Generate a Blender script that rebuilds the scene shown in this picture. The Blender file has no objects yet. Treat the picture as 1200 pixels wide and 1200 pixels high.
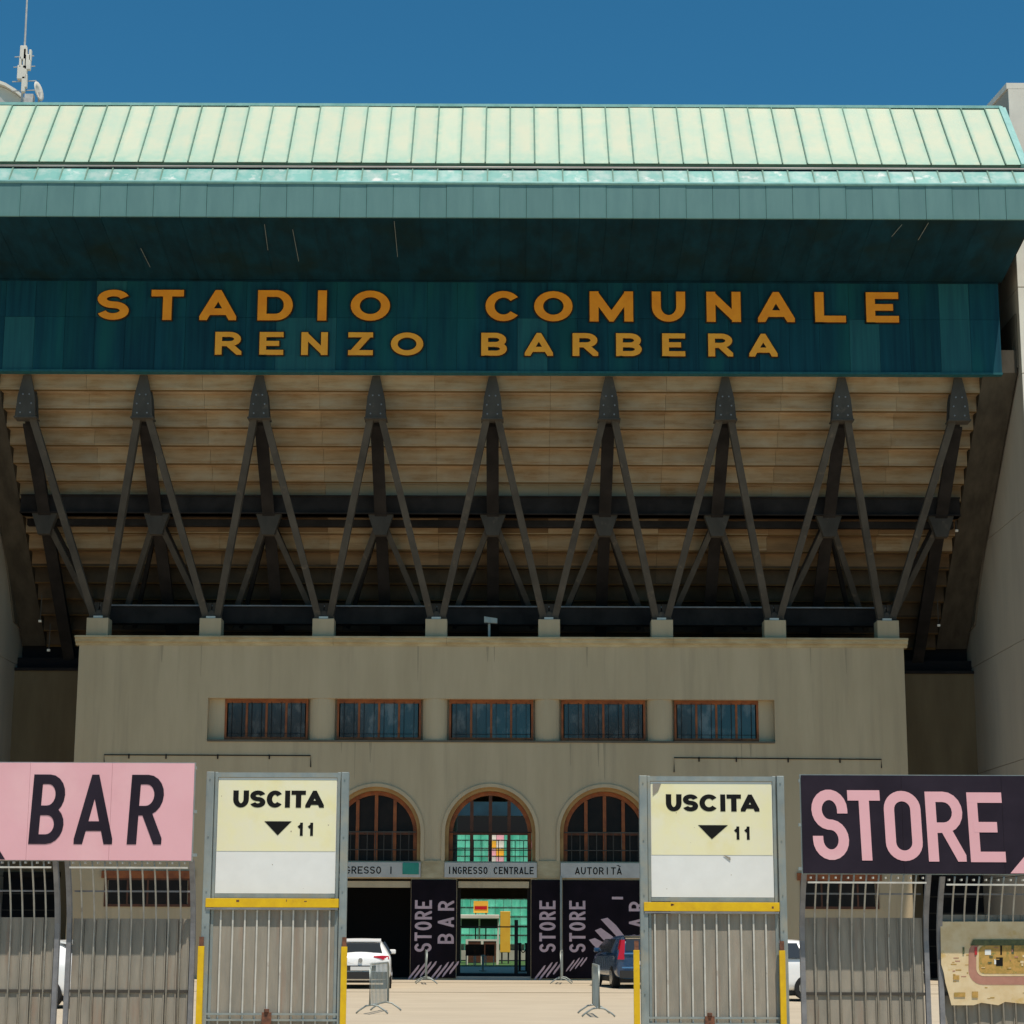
import bpy, math, random
from mathutils import Matrix, Vector
random.seed(11)
C = bpy.context.scene.collection
R = math.radians
S = bpy.context.scene

# ------------------------------------------------------------------ camera
F = 2350.0                       # focal length in pixels of a 1200 px picture
CH = 1.75
PITCH = 11.62
ROT = Matrix.Rotation(R(90 + PITCH), 3, 'X') @ Matrix.Rotation(R(0.2), 3, 'Z')
cd = bpy.data.cameras.new('camera'); cam = bpy.data.objects.new('camera', cd); C.objects.link(cam)
cam.location = (0, 0, CH); cam.rotation_euler = ROT.to_euler()
cd.sensor_width = 36; cd.lens = F / 1200 * 36; cd.clip_end = 3000; cd.clip_start = 0.1
S.camera = cam

# ------------------------------------------------------------------ sky, sun, exposure
SUN_EL, SUN_AZ = 68.5, 22.0      # azimuth: degrees to the right of straight behind the camera
W = bpy.data.worlds.new('World'); S.world = W; W.use_nodes = True
nt = W.node_tree; nt.nodes.clear()
sky = nt.nodes.new('ShaderNodeTexSky'); sky.sky_type = 'NISHITA'; sky.sun_disc = False
sky.sun_elevation = R(SUN_EL); sky.sun_rotation = R(180 - SUN_AZ)
sky.air_density = 1.0; sky.dust_density = 0.0; sky.ozone_density = 3.0; sky.altitude = 0
bg = nt.nodes.new('ShaderNodeBackground'); bg.inputs['Strength'].default_value = 0.075
wo = nt.nodes.new('ShaderNodeOutputWorld')
tint = nt.nodes.new('ShaderNodeMix'); tint.data_type = 'RGBA'; tint.blend_type = 'MULTIPLY'; tint.inputs[0].default_value = 1
tint.inputs[7].default_value = (.34, 1.04, 1.2, 1)      # the clear deep blue of this sky
nt.links.new(sky.outputs[0], tint.inputs[6]); nt.links.new(tint.outputs[2], bg.inputs[0]); nt.links.new(bg.outputs[0], wo.inputs[0])
sd = bpy.data.lights.new('sun', 'SUN'); sd.energy = 4.5; sd.angle = R(0.53); sd.color = (1, 0.91, 0.78)
sun = bpy.data.objects.new('sun', sd); C.objects.link(sun)
sdir = Vector((math.sin(R(SUN_AZ)) * math.cos(R(SUN_EL)), -math.cos(R(SUN_AZ)) * math.cos(R(SUN_EL)), math.sin(R(SUN_EL))))
sun.rotation_euler = sdir.to_track_quat('Z', 'Y').to_euler(); sun.location = (10, -20, 60)
S.view_settings.view_transform = 'Standard'; S.view_settings.look = 'None'
S.view_settings.exposure = 0.0; S.view_settings.gamma = 1.0; S.view_settings.use_curve_mapping = False
S.render.resolution_x = 1024; S.render.resolution_y = 1024

# ------------------------------------------------------------------ helpers
def P(px, py, Y):
    "point of the plane y=Y that the photograph shows at pixel px, py"
    d = ROT @ Vector(((px - 600) / F, (600 - py) / F, -1)); t = Y / d.y
    return Vector((d.x * t, Y, CH + d.z * t))
def X(px, py, Y): return P(px, py, Y).x
def Z(py, Y, px=600): return P(px, py, Y).z

def hx(r, g, b):
    f = lambda c: (c / 255 / 12.92) if c / 255 <= .04045 else ((c / 255 + .055) / 1.055) ** 2.4
    return (f(r), f(g), f(b), 1)

MATS = {}
def mat(name, col, col2=None, rough=.8, metal=0, scale=2.0, stretch=(1, 1, 1), bump=0.0, bscale=30,
        rand=0.0, amount=1.0, lo=.35, hi=.65, col3=None, scale3=.6, detail=5, spec=.3, coat=0, stretch3=(1, 1, 1), lo3=.5, hi3=.7):
    m = bpy.data.materials.new(name); m.use_nodes = True; n = m.node_tree.nodes; l = m.node_tree.links
    b = n['Principled BSDF']; b.inputs['Roughness'].default_value = rough; b.inputs['Metallic'].default_value = metal
    b.inputs['Specular IOR Level'].default_value = spec; b.inputs['Coat Weight'].default_value = coat
    b.inputs['Base Color'].default_value = (*col[:3], 1)
    out = None
    geo = n.new('ShaderNodeNewGeometry')
    def noise(sc, st, det=detail):
        mp = n.new('ShaderNodeMapping'); mp.inputs['Scale'].default_value = st
        l.new(geo.outputs['Position'], mp.inputs[0])
        t = n.new('ShaderNodeTexNoise'); t.inputs['Scale'].default_value = sc; t.inputs['Detail'].default_value = det
        t.inputs['Roughness'].default_value = .6
        l.new(mp.outputs[0], t.inputs[0]); return t
    def ramp(src, a, c):
        r = n.new('ShaderNodeMapRange'); r.inputs[1].default_value = a; r.inputs[2].default_value = c
        l.new(src, r.inputs[0]); return r.outputs[0]
    def mix(fac, a, bb):
        x = n.new('ShaderNodeMix'); x.data_type = 'RGBA'
        l.new(fac, x.inputs[0])
        if isinstance(a, tuple): x.inputs[6].default_value = (*a[:3], 1)
        else: l.new(a, x.inputs[6])
        x.inputs[7].default_value = (*bb[:3], 1); return x.outputs[2]
    cur = col
    if col2:
        f = ramp(noise(scale, stretch).outputs[0], lo, hi)
        if amount < 1:
            mm = n.new('ShaderNodeMath'); mm.operation = 'MULTIPLY'; mm.inputs[1].default_value = amount; l.new(f, mm.inputs[0]); f = mm.outputs[0]
        cur = mix(f, cur, col2)
    if col3:
        cur = mix(ramp(noise(scale3, stretch3).outputs[0], lo3, hi3), cur, col3)
    if rand:
        oi = n.new('ShaderNodeObjectInfo'); mr = n.new('ShaderNodeMapRange')
        mr.inputs[3].default_value = 1 - rand; mr.inputs[4].default_value = 1 + rand; l.new(oi.outputs['Random'], mr.inputs[0])
        h = n.new('ShaderNodeHueSaturation')
        if isinstance(cur, tuple): h.inputs['Color'].default_value = (*cur[:3], 1)
        else: l.new(cur, h.inputs['Color'])
        l.new(mr.outputs[0], h.inputs['Value']); cur = h.outputs[0]
    if not isinstance(cur, tuple): l.new(cur, b.inputs['Base Color'])
    if bump:
        bn = n.new('ShaderNodeBump'); bn.inputs['Strength'].default_value = bump; bn.inputs['Distance'].default_value = .02
        l.new(noise(bscale, stretch, 4).outputs[0], bn.inputs['Height']); l.new(bn.outputs[0], b.inputs['Normal'])
    MATS[name] = m; return m

plaster = mat('plaster', (.50, .40, .265), (.435, .345, .225), rough=.92, scale=.5, stretch=(2.2, 1, .35), bump=.25, bscale=18, col3=(.37, .295, .20), scale3=1.1, stretch3=(3, 1, .16), lo3=.52, hi3=.85)
plaster_trim = mat('plaster_trim', (.40, .25, .105), (.31, .18, .075), rough=.9, scale=1.2, stretch=(1, 1, 2), bump=.2)
cornice_m = mat('cornice_paint', (.47, .40, .26), (.34, .27, .16), rough=.9, scale=.9, stretch=(1.5, 1, 4), bump=.2)
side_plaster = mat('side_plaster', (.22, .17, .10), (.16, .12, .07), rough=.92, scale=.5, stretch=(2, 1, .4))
tower_m = mat('tower_concrete', (.45, .40, .33), (.39, .345, .29), rough=.9, scale=.45, stretch=(1.4, 1.4, .4), bump=.3, bscale=12, col3=(.33, .31, .27), scale3=.9, stretch3=(2, 2, .14), lo3=.55, hi3=.85)
stringer_m = mat('raking_concrete', (.145, .125, .098), (.095, .082, .064), rough=.9, scale=.6)
step_m = mat('step_concrete', (.40, .285, .17), (.27, .17, .085), rough=.9, scale=2.2, stretch=(.35, .6, 3.4), detail=9, lo=.4, hi=.7, rand=.13, col3=(.42, .35, .25), scale3=2.2, stretch3=(.5, 1, .8), bump=.4, bscale=9, lo3=.42, hi3=.8)
step_g = mat('step_concrete_grey', (.36, .32, .24), (.31, .27, .19), rough=.9, scale=1.2, stretch=(.7, 1, 2))
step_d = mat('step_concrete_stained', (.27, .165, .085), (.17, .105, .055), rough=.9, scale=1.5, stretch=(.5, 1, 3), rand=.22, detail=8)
joint_e = mat('edge_concrete', (.085, .072, .055), (.05, .042, .032), rough=.95, scale=1.2, stretch=(2, 1, .5))
step_s = mat('step_concrete_shade', (.10, .07, .045), (.06, .045, .03), rough=.9, scale=1.5, rand=.3)  # darkest copy for the lowest rows, deep shade put into its colour
joint_m = mat('dark_joint', (.15, .085, .03), rough=.95)
steel = mat('grey_steel', (.085, .077, .067), (.058, .053, .047), rough=.8, spec=.08, metal=0, scale=1.6, stretch=(1, 1, .5), col3=(.16, .13, .1), scale3=3, lo3=.6, hi3=.8)
steel_d = mat('dark_steel', (.034, .030, .029), (.018, .016, .016), rough=.8, spec=.1, scale=1.3)
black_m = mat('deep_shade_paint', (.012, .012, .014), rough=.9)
roof_m = mat('mint_sheet', (.52, .585, .44), (.43, .56, .44), rough=.55, scale=.9, stretch=(1.6, .5, .5), rand=.035, col3=(.59, .585, .43), scale3=1.3, lo3=.35, hi3=.75, bump=.12, bscale=4, spec=.4)
roof_low = mat('mint_sheet_low', (.19, .44, .39), (.36, .52, .47), rough=.42, scale=2.4, stretch=(1, 1, 1), rand=.1, lo=.42, hi=.62, col3=(.75, .74, .70), scale3=1.9, lo3=.58, hi3=.72, bump=.3, bscale=3, spec=.5)  # near-white noise patches paint highlights onto the eave panels
rib_m = mat('seam_shade_green', (.12, .22, .165), (.16, .27, .21), rough=.6, scale=3)  # dark green paints the shaded side of the seams into their colour
fascia_m = mat('teal_fascia', (.125, .245, .24), (.105, .215, .215), rough=.55, scale=1.2, stretch=(2, 1, .4), rand=.045)
trim_m = mat('pale_trim', (.30, .55, .52), (.22, .45, .42), rough=.5, scale=3)
pink_trim = mat('pinkish_rail', (.42, .36, .34), (.6, .54, .50), rough=.5, scale=.35)
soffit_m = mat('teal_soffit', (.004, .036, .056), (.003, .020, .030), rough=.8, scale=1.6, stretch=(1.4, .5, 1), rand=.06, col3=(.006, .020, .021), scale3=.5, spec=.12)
band_l = mat('teal_cladding_new', (.012, .105, .118), (.008, .075, .095), rough=.7, scale=1.8, stretch=(4, 1, .2))
band_m = mat('teal_cladding', (.006, .062, .088), (.004, .038, .060), rough=.7, scale=1.4, stretch=(5, 1, .18), rand=.12, col3=(.008, .085, .092), scale3=.45, stretch3=(2.4, 1, .3), lo3=.5, hi3=.7, spec=.14)
letter_m = mat('orange_letter', (1.0, .36, .018), (.9, .29, .015), rough=.5, scale=2)
letter2_m = mat('amber_letter', (.98, .43, .04), (.9, .36, .03), rough=.5, scale=2)
letter_back = mat('letter_shadow_rim', (.035, .018, .008), rough=.7)  # dark colour of the wider letters behind, a painted shadow outline
wood_m = mat('orange_wood', (.33, .10, .03), (.19, .055, .022), rough=.6, scale=3)
wood_d = mat('brown_wood', (.12, .045, .025), (.07, .03, .018), rough=.65, scale=3)
glass_m = mat('window_glass', (.03, .035, .04), (.10, .10, .10), rough=.08, scale=1.6, lo=.5, hi=.62, spec=.75, rand=.45, stretch=(1.5, 1, .8))
glass_d = mat('dark_glass', (.018, .012, .010), (.008, .006, .006), rough=.35, spec=.15, scale=1.5)
sign_grey = mat('lintel_sign', (.50, .49, .47), (.42, .41, .39), rough=.6, scale=2)
print_black = mat('black_print', (.010, .010, .010), rough=.7, spec=.12)
banner_m = mat('black_banner', (.006, .004, .007), (.011, .007, .012), rough=.8, scale=1.5, spec=.12)
pink_print = mat('pink_banner_print', (.60, .43, .47), (.5, .36, .40), rough=.6, scale=4)
board_pink = mat('pink_board', (.80, .44, .49), (.76, .41, .45), rough=.5, scale=1.2, col3=(.82, .49, .52), scale3=.7)
board_dark = mat('dark_board', (.017, .012, .021), (.026, .019, .031), rough=.6, scale=1.5, spec=.15)
galv = mat('galvanised_steel', (.33, .37, .36), (.24, .28, .28), rough=.5, metal=.35, scale=5, stretch=(1, 1, .5), col3=(.36, .35, .29), scale3=3)
sheet_m = mat('grey_sheet', (.36, .32, .26), (.26, .24, .20), rough=.65, metal=.15, scale=2.2, stretch=(3, 1, .5), col3=(.30, .21, .155), scale3=2.6, stretch3=(2.5, 1, .35), lo3=.55, hi3=.8, bump=.15)
rib_steel = mat('gate_rib', (.62, .60, .54), (.5, .48, .43), rough=.5, metal=.1, scale=6, col3=(.34, .26, .2), scale3=9, lo3=.62, hi3=.8)
bar_m = mat('fence_bar', (.46, .45, .41), (.36, .34, .30), rough=.5, metal=.3, scale=6, col3=(.2, .15, .11), scale3=9, lo3=.6, hi3=.8)
post_m = mat('fence_post', (.26, .26, .27), (.18, .18, .19), rough=.55, metal=.2, scale=5)
yellow = mat('yellow_paint', (.78, .50, .01), (.66, .40, .012), rough=.45, scale=6, col3=(.36, .20, .03), scale3=12, lo3=.66, hi3=.8)
rust = mat('rusty_metal', (.22, .09, .05), (.10, .05, .035), rough=.8, scale=20)
cream_sign = mat('cream_sign', (.84, .80, .50), (.82, .79, .58), rough=.45, scale=3, col3=(.80, .72, .36), scale3=1.8, lo3=.55, hi3=.8)
white_sign = mat('white_sign', (.80, .81, .79), (.76, .77, .75), rough=.45, scale=4)
ground_m = mat('pale_paving', (.53, .45, .335), (.475, .40, .295), rough=.9, scale=.9, stretch=(.5, .8, 1), detail=12, bump=.4, bscale=6, col3=(.38, .31, .23), scale3=.55, stretch3=(.18, 1.2, 1), lo3=.58, hi3=.85)
white_car = mat('white_car_paint', (.90, .90, .89), rough=.25, spec=.5, coat=.6)
blue_car = mat('blue_car_paint', (.015, .055, .13), rough=.25, spec=.5, coat=.7)
car_glass = mat('car_glass', (.03, .035, .04), rough=.08, spec=.8)
tyre_m = mat('tyre_rubber', (.02, .02, .02), rough=.9)
plastic_d = mat('dark_plastic', (.03, .03, .03), rough=.6)
chrome = mat('bright_metal', (.6, .6, .6), rough=.25, metal=1)
red_lens = mat('red_lens', (.45, .01, .02), rough=.15, spec=.6)
plate_m = mat('number_plate', (.6, .6, .58), rough=.5)
mast_m = mat('mast_metal', (.55, .54, .53), (.4, .39, .38), rough=.5, scale=6)
white_m = mat('white_render', (.74, .70, .62), (.66, .62, .55), rough=.8, scale=1)
seat_m = mat('teal_seat_plastic', (.20, .60, .45), (.08, .42, .29), rough=.5, rand=.12, scale=.9, stretch=(3, 1, 1))
stand_c = mat('stand_concrete', (.45, .42, .36), (.38, .35, .3), rough=.9)
grass_m = mat('pitch_turf', (.07, .15, .035), (.05, .11, .03), rough=.9, scale=2)
amber_board = mat('amber_board', (.85, .50, .06), (.8, .42, .05), rough=.5, scale=2)
poster_m = mat('old_poster_paper', (.74, .60, .38), (.66, .50, .28), rough=.8, scale=6, col3=(.60, .42, .17), scale3=4.5, lo3=.6, hi3=.72)
poster_track = mat('poster_red_track', (.46, .23, .17), (.40, .19, .14), rough=.8, scale=8)
poster_field = mat('poster_ochre', (.52, .31, .09), (.40, .26, .07), rough=.8, scale=14, lo=.45, hi=.55, col3=(.22, .22, .07), scale3=11, lo3=.6, hi3=.66)
poster_green = mat('poster_green', (.07, .09, .05), (.14, .15, .07), rough=.8, scale=20)

def edge_wear(m, col, side=.16, foot=.22, amt=.8):
    "weathered tint along the long edges and the foot of each sheet (object's own box coordinates)"
    n = m.node_tree.nodes; l = m.node_tree.links; b = n['Principled BSDF']; src = b.inputs['Base Color'].links[0].from_socket
    tc = n.new('ShaderNodeTexCoord'); sp = n.new('ShaderNodeSeparateXYZ'); l.new(tc.outputs['Generated'], sp.inputs[0])
    def mr(sock, a, c, o0, o1):
        x = n.new('ShaderNodeMapRange'); x.inputs[1].default_value = a; x.inputs[2].default_value = c; x.inputs[3].default_value = o0; x.inputs[4].default_value = o1
        l.new(sock, x.inputs[0]); return x.outputs[0]
    def mt(op, a, c):
        x = n.new('ShaderNodeMath'); x.operation = op; l.new(a, x.inputs[0])
        if isinstance(c, float): x.inputs[1].default_value = c
        else: l.new(c, x.inputs[1])
        return x.outputs[0]
    e = mt('MAXIMUM', mt('MAXIMUM', mr(sp.outputs[0], 0, side, 1, 0), mr(sp.outputs[0], 1 - side, 1, 0, 1)), mr(sp.outputs[2], 0, foot, 1, 0))
    geo = n.new('ShaderNodeNewGeometry'); t = n.new('ShaderNodeTexNoise'); t.inputs['Scale'].default_value = 3.5; t.inputs['Detail'].default_value = 6; l.new(geo.outputs['Position'], t.inputs[0])
    f = mt('MULTIPLY', mt('MULTIPLY', e, mr(t.outputs[0], .3, .62, .25, 1.0)), amt)
    x = n.new('ShaderNodeMix'); x.data_type = 'RGBA'; l.new(f, x.inputs[0]); l.new(src, x.inputs[6]); x.inputs[7].default_value = (*col, 1)
    l.new(x.outputs[2], b.inputs['Base Color'])
edge_wear(roof_m, (.27, .50, .40), .22, .25, .85)
edge_wear(roof_low, (.12, .34, .30), .2, .0001, .7)
edge_wear(fascia_m, (.09, .21, .20), .12, .15, .6)

class MB:
    def __init__(s): s.v = []; s.f = []
    def face(s, pts):
        i = len(s.v); s.v += [tuple(p) for p in pts]; s.f.append(tuple(range(i, i + len(pts)))); return s
    def hexa(s, p):   # p: 4 bottom then 4 top (same order)
        i = len(s.v); s.v += [tuple(q) for q in p]
        for a in ((0, 3, 2, 1), (4, 5, 6, 7), (0, 1, 5, 4), (1, 2, 6, 5), (2, 3, 7, 6), (3, 0, 4, 7)): s.f.append(tuple(i + k for k in a))
        return s
    def box(s, x0, x1, y0, y1, z0, z1):
        return s.hexa([(x0, y0, z0), (x1, y0, z0), (x1, y1, z0), (x0, y1, z0), (x0, y0, z1), (x1, y0, z1), (x1, y1, z1), (x0, y1, z1)])
    def prism(s, pts, axis, a, b):
        "polygon pts (2D) extruded along axis from a to b"
        def mk(p, t):
            return {'x': (t, p[0], p[1]), 'y': (p[0], t, p[1]), 'z': (p[0], p[1], t)}[axis]
        n = len(pts); i = len(s.v)
        s.v += [mk(p, a) for p in pts] + [mk(p, b) for p in pts]
        s.f.append(tuple(i + k for k in range(n))); s.f.append(tuple(i + n + k for k in reversed(range(n))))
        for k in range(n): s.f.append((i + k, i + n + k, i + n + (k + 1) % n, i + (k + 1) % n))
        return s
    def tube(s, pts, r, n=6, r2=None):
        pts = [Vector(p) for p in pts]; i = len(s.v); m = len(pts)
        for k, p in enumerate(pts):
            d = (pts[min(k + 1, m - 1)] - pts[max(k - 1, 0)]).normalized()
            u = d.cross(Vector((0, 0, 1)));
            if u.length < .02: u = d.cross(Vector((1, 0, 0)))
            u.normalize(); w = d.cross(u)
            rr = r if r2 is None else r + (r2 - r) * k / (m - 1)
            for j in range(n):
                a = 2 * math.pi * (j + .5) / n; s.v.append(tuple(p + rr * (math.cos(a) * u + math.sin(a) * w)))
        for k in range(m - 1):
            for j in range(n): s.f.append((i + k * n + j, i + k * n + (j + 1) % n, i + (k + 1) * n + (j + 1) % n, i + (k + 1) * n + j))
        s.f.append(tuple(i + j for j in reversed(range(n)))); s.f.append(tuple(i + (m - 1) * n + j for j in range(n)))
        return s
    def beam(s, a, b, w, d, up=(0, 1, 0)):
        "rectangular bar from a to b, w across the picture, d in depth"
        a = Vector(a); b = Vector(b); t = (b - a).normalized(); v = Vector(up); u = t.cross(v).normalized(); v = u.cross(t).normalized()
        q = [-u * w / 2 - v * d / 2, u * w / 2 - v * d / 2, u * w / 2 + v * d / 2, -u * w / 2 + v * d / 2]
        return s.hexa([a + k for k in q] + [b + k for k in q])
    def build(s, name, m, parent=None, smooth=False, origin=None, loc=None, bevel=0, label=None, subsurf=0):
        o0 = Vector(parent['_o']) if (parent is not None and '_o' in parent) else Vector((0, 0, 0))
        if origin is not None: o0 = Vector(origin)
        me = bpy.data.meshes.new(name); me.from_pydata([tuple(Vector(v) - o0) for v in s.v], [], s.f)
        me.materials.append(m)
        if smooth:
            for p in me.polygons: p.use_smooth = True
        me.update()
        o = bpy.data.objects.new(name, me); C.objects.link(o)
        if parent is not None: o.parent = parent
        if loc is not None: o.location = loc
        if bevel:
            b = o.modifiers.new('bevel', 'BEVEL'); b.width = bevel; b.segments = 2; b.limit_method = 'ANGLE'
        if subsurf:
            b = o.modifiers.new('sub', 'SUBSURF'); b.levels = subsurf; b.render_levels = subsurf
        if label: o['label'] = label
        if parent is not None and '_o' in parent: o['_o'] = parent['_o']
        return o

def share(src, parent, loc, name=None, m=None):
    o = src.copy(); C.objects.link(o); o.parent = parent; o.location = loc
    if name: o.name = name
    return o
def thing(name, label, cat, loc=(0, 0, 0), rz=0, group=None, local=False):
    o = bpy.data.objects.new(name, None); C.objects.link(o); o.location = loc; o.rotation_euler = (0, 0, rz)
    o.empty_display_size = .3
    o['label'] = label; o['category'] = cat
    if group: o['group'] = group
    if not local: o['_o'] = tuple(loc)
    return o
def tag(o, label=None, cat=None, group=None, kind=None):
    if label: o['label'] = label
    if cat: o['category'] = cat
    if group: o['group'] = group
    if kind: o['kind'] = kind
    return o
def copy_tree(o, parent=None):
    c = o.copy(); C.objects.link(c)
    if parent is not None: c.parent = parent
    for ch in [x for x in o.children]: copy_tree(ch, c)
    return c

# ------------------------------------------------------------------ lettering (own stroke alphabet)
def ell(cx, cy, rx, ry, a0, a1, n=14):
    return [(cx + rx * math.cos(R(a0 + (a1 - a0) * k / n)), cy + ry * math.sin(R(a0 + (a1 - a0) * k / n))) for k in range(n + 1)]
def glyph(ch, W_, H_, cond):
    rx = W_ / 2; ry = min(H_ / 2, rx) if cond else H_ / 2
    g = []      # (points, closed, extend)
    if ch == 'O': g.append((ell(rx, H_ - ry, rx, ry, 0, 180) + ell(rx, ry, rx, ry, 180, 360), True, 0))
    elif ch in 'CG':
        top = ell(rx, H_ - ry, rx, ry, 12 if cond else 38, 180); bot = ell(rx, ry, rx, ry, 180, 348 if cond else 322)
        g.append((top + bot, False, 0))
        if ch == 'G': g.append(([(W_, ry * .55), (W_, H_ * .45), (W_ * .55, H_ * .45)], False, 0))
    elif ch == 'S':
        q = H_ / 4
        if cond: g.append(([(W_, H_ - q * 1.25)] + ell(rx, H_ - q, rx, q, 0, 262, 16) + ell(rx, q, rx, q, 82, -180, 16) + [(0, q * 1.25)], False, 0))
        else: g.append((ell(rx, H_ - q, rx, q, 15, 270, 16) + ell(rx, q, rx, q, 90, -165, 16)[1:], False, 0))
    elif ch == 'U': g.append(([(0, H_)] + ell(rx, ry, rx, ry, 180, 360) + [(W_, H_)], False, 1))
    elif ch == 'D':
        a = rx * (1 if cond else .95); b = min(H_ / 2, a) if cond else H_ / 2
        g.append(([(0, H_)] + ell(W_ - a, H_ - b, a, b, 90, 0, 8) + ell(W_ - a, b, a, b, 0, -90, 8) + [(0, 0)], True, 0))
    elif ch in 'BRP':
        h = H_ * .48; b = (H_ - h) / 2; a = min(W_ * .5, b * 1.2)
        g.append(([(0, H_)] + ell(W_ * .96 - a, H_ - b, a, b, 90, -90, 10) + [(0, h)], False, 0))
        g.append(([(0, 0), (0, H_)], False, 1))
        if ch == 'B':
            b = h / 2; a = min(W_ * .5, b * 1.2)
            g.append(([(0, h)] + ell(W_ - a, b, a, b, 90, -90, 10) + [(0, 0)], False, 0))
        if ch == 'R': g.append(([(W_ * .48, h), (W_, 0)], False, 3))
    elif ch in 'EFL':
        g.append(([(0, 0), (0, H_)], False, 1)); g.append(([(0, 0), (W_, 0)], False, 1))
        if ch == 'E': g.append(([(0, H_), (W_, H_)], False, 1)); g.append(([(0, H_ * .5), (W_ * .95, H_ * .5)], False, 0))
    elif ch == 'T': g.append(([(0, H_), (W_, H_)], False, 1)); g.append(([(rx, 0), (rx, H_)], False, 1))
    elif ch == 'I': g.append(([(rx, 0), (rx, H_)], False, 1))
    elif ch == 'A': g.append(([(0, 0), (rx, H_), (W_, 0)], False, 2)); g.append(([(W_ * .16, H_ * .22), (W_ * .84, H_ * .22)], False, 0))
    elif ch == 'N': g.append(([(0, 0), (0, H_)], False, 1)); g.append(([(W_, 0), (W_, H_)], False, 1)); g.append(([(W_ * .02, H_ * 1.0), (W_ * .98, 0)], False, 0))
    elif ch == 'M': g.append(([(0, 0), (0, H_)], False, 1)); g.append(([(W_, 0), (W_, H_)], False, 1)); g.append(([(W_ * .02, H_), (rx, H_ * .04), (W_ * .98, H_)], False, 0))
    elif ch == 'Z': g.append(([(0, H_), (W_, H_)], False, 1)); g.append(([(0, 0), (W_, 0)], False, 1)); g.append(([(W_ * .93, H_), (W_ * .07, 0)], False, 0))
    elif ch == '1': g.append(([(W_ * .62, 0), (W_ * .62, H_)], False, 1)); g.append(([(W_ * .62, H_ * .9), (0, H_ * .66)], False, 0))
    return g
def clip(poly, x0, x1, y0, y1):
    for ax, v, s in ((0, x0, 1), (0, x1, -1), (1, y0, 1), (1, y1, -1)):
        out = []
        for i in range(len(poly)):
            a = poly[i - 1]; b = poly[i]; da = (a[ax] - v) * s; db = (b[ax] - v) * s
            if (da >= 0) != (db >= 0):
                t = da / (da - db); out.append((a[0] + (b[0] - a[0]) * t, a[1] + (b[1] - a[1]) * t))
            if db >= 0: out.append(b)
        poly = out
        if len(poly) < 3: return []
    return poly
def letter_polys(ch, x0, x1, z0, z1, w, cond=False, grow=0.0):
    W_ = x1 - x0; H_ = z1 - z0; res = []
    for k, (pts, closed, ext) in enumerate(glyph(ch, max(W_ - w, .001), H_ - w, cond)):
        p = [Vector((a + x0 + w / 2, b + z0 + w / 2)) for a, b in pts]
        p = [q for i, q in enumerate(p) if i == 0 or (q - p[i - 1]).length > 1e-5]
        if closed and (p[0] - p[-1]).length < 1e-5: p.pop()
        hw = w / 2 + grow
        if ext:
            e = (w / 2 if ext == 1 else w * .9) + grow
            p[0] = p[0] + (p[0] - p[1]).normalized() * (e if ext != 3 else 0); p[-1] = p[-1] + (p[-1] - p[-2]).normalized() * e
        elif grow and not closed:
            p[0] = p[0] + (p[0] - p[1]).normalized() * grow; p[-1] = p[-1] + (p[-1] - p[-2]).normalized() * grow
        n = len(p); L = []; Rr = []
        for i in range(n):
            a = p[i - 1] if (i > 0 or closed) else p[i]; b = p[(i + 1) % n] if (i < n - 1 or closed) else p[i]
            d1 = (p[i] - a); d2 = (b - p[i])
            d1 = d1.normalized() if d1.length > 0 else d2.normalized(); d2 = d2.normalized() if d2.length > 0 else d1
            t = (d1 + d2); t = t.normalized() if t.length > 1e-6 else d1
            nn = Vector((-t.y, t.x)); c = max(.25, nn.dot(Vector((-d1.y, d1.x)))); off = nn * hw / c
            L.append(p[i] + off); Rr.append(p[i] - off)
        for i in range(n if closed else n - 1):
            j = (i + 1) % n
            q = clip([tuple(L[i]), tuple(L[j]), tuple(Rr[j]), tuple(Rr[i])], x0 - grow, x1 + grow, z0 - grow, z1 + grow)
            if len(q) >= 3: res.append((k, q))
    return res
def letter(ch, fn, box, w, m, parent, depth=.004, cond=False, grow=0, shear=0, name='letter', thin=1.0):
    "fn maps (u, v, out) to the world; box = u0, u1, v0, v1"
    u0, u1, v0, v1 = box; b = MB()
    for k, q in letter_polys(ch, u0, u1, 0, (v1 - v0) / thin, w, cond, grow):
        q = [(a, v0 + c * thin) for a, c in q]
        q = [(a + shear * (c - v0), c) for a, c in q]
        o = depth + (.0004 if depth < .01 else .0012) * k; n = len(q); i = len(b.v)
        b.v += [tuple(fn(a, c, o)) for a, c in q] + [tuple(fn(a, c, 0)) for a, c in q]
        b.f.append(tuple(i + t for t in range(n)))
        for t in range(n): b.f.append((i + t, i + n + t, i + n + (t + 1) % n, i + (t + 1) % n))
    return b.build(name, m, parent)
def on_plane(Y):   # u = x, v = z, out towards the viewer
    return lambda u, v, o: (u, Y - o, v)

# ================================================================== SETTING
g = MB(); g.box(-400, 400, -60, 76, -.3, 0); g.box(-400, 400, 76, 900, -.3, -.02)
tag(g.build('ground', ground_m), 'pale sun bleached paving of the forecourt', None, None, 'structure')
MB().box(-60, 60, 53.9, 54.02, .002, .006).build('paving_joint', side_plaster, bpy.data.objects['ground'])
MB().box(-60, 60, 62.6, 62.75, .002, .006).build('paving_joint', side_plaster, bpy.data.objects['ground'])
g = MB().box(-40, 40, 88, 128, -.016, .0)
tag(g.build('pitch_grass', grass_m), 'green football pitch beyond the passage', None, None, 'structure')

FY = 66.0      # front plane of the entrance block
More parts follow.
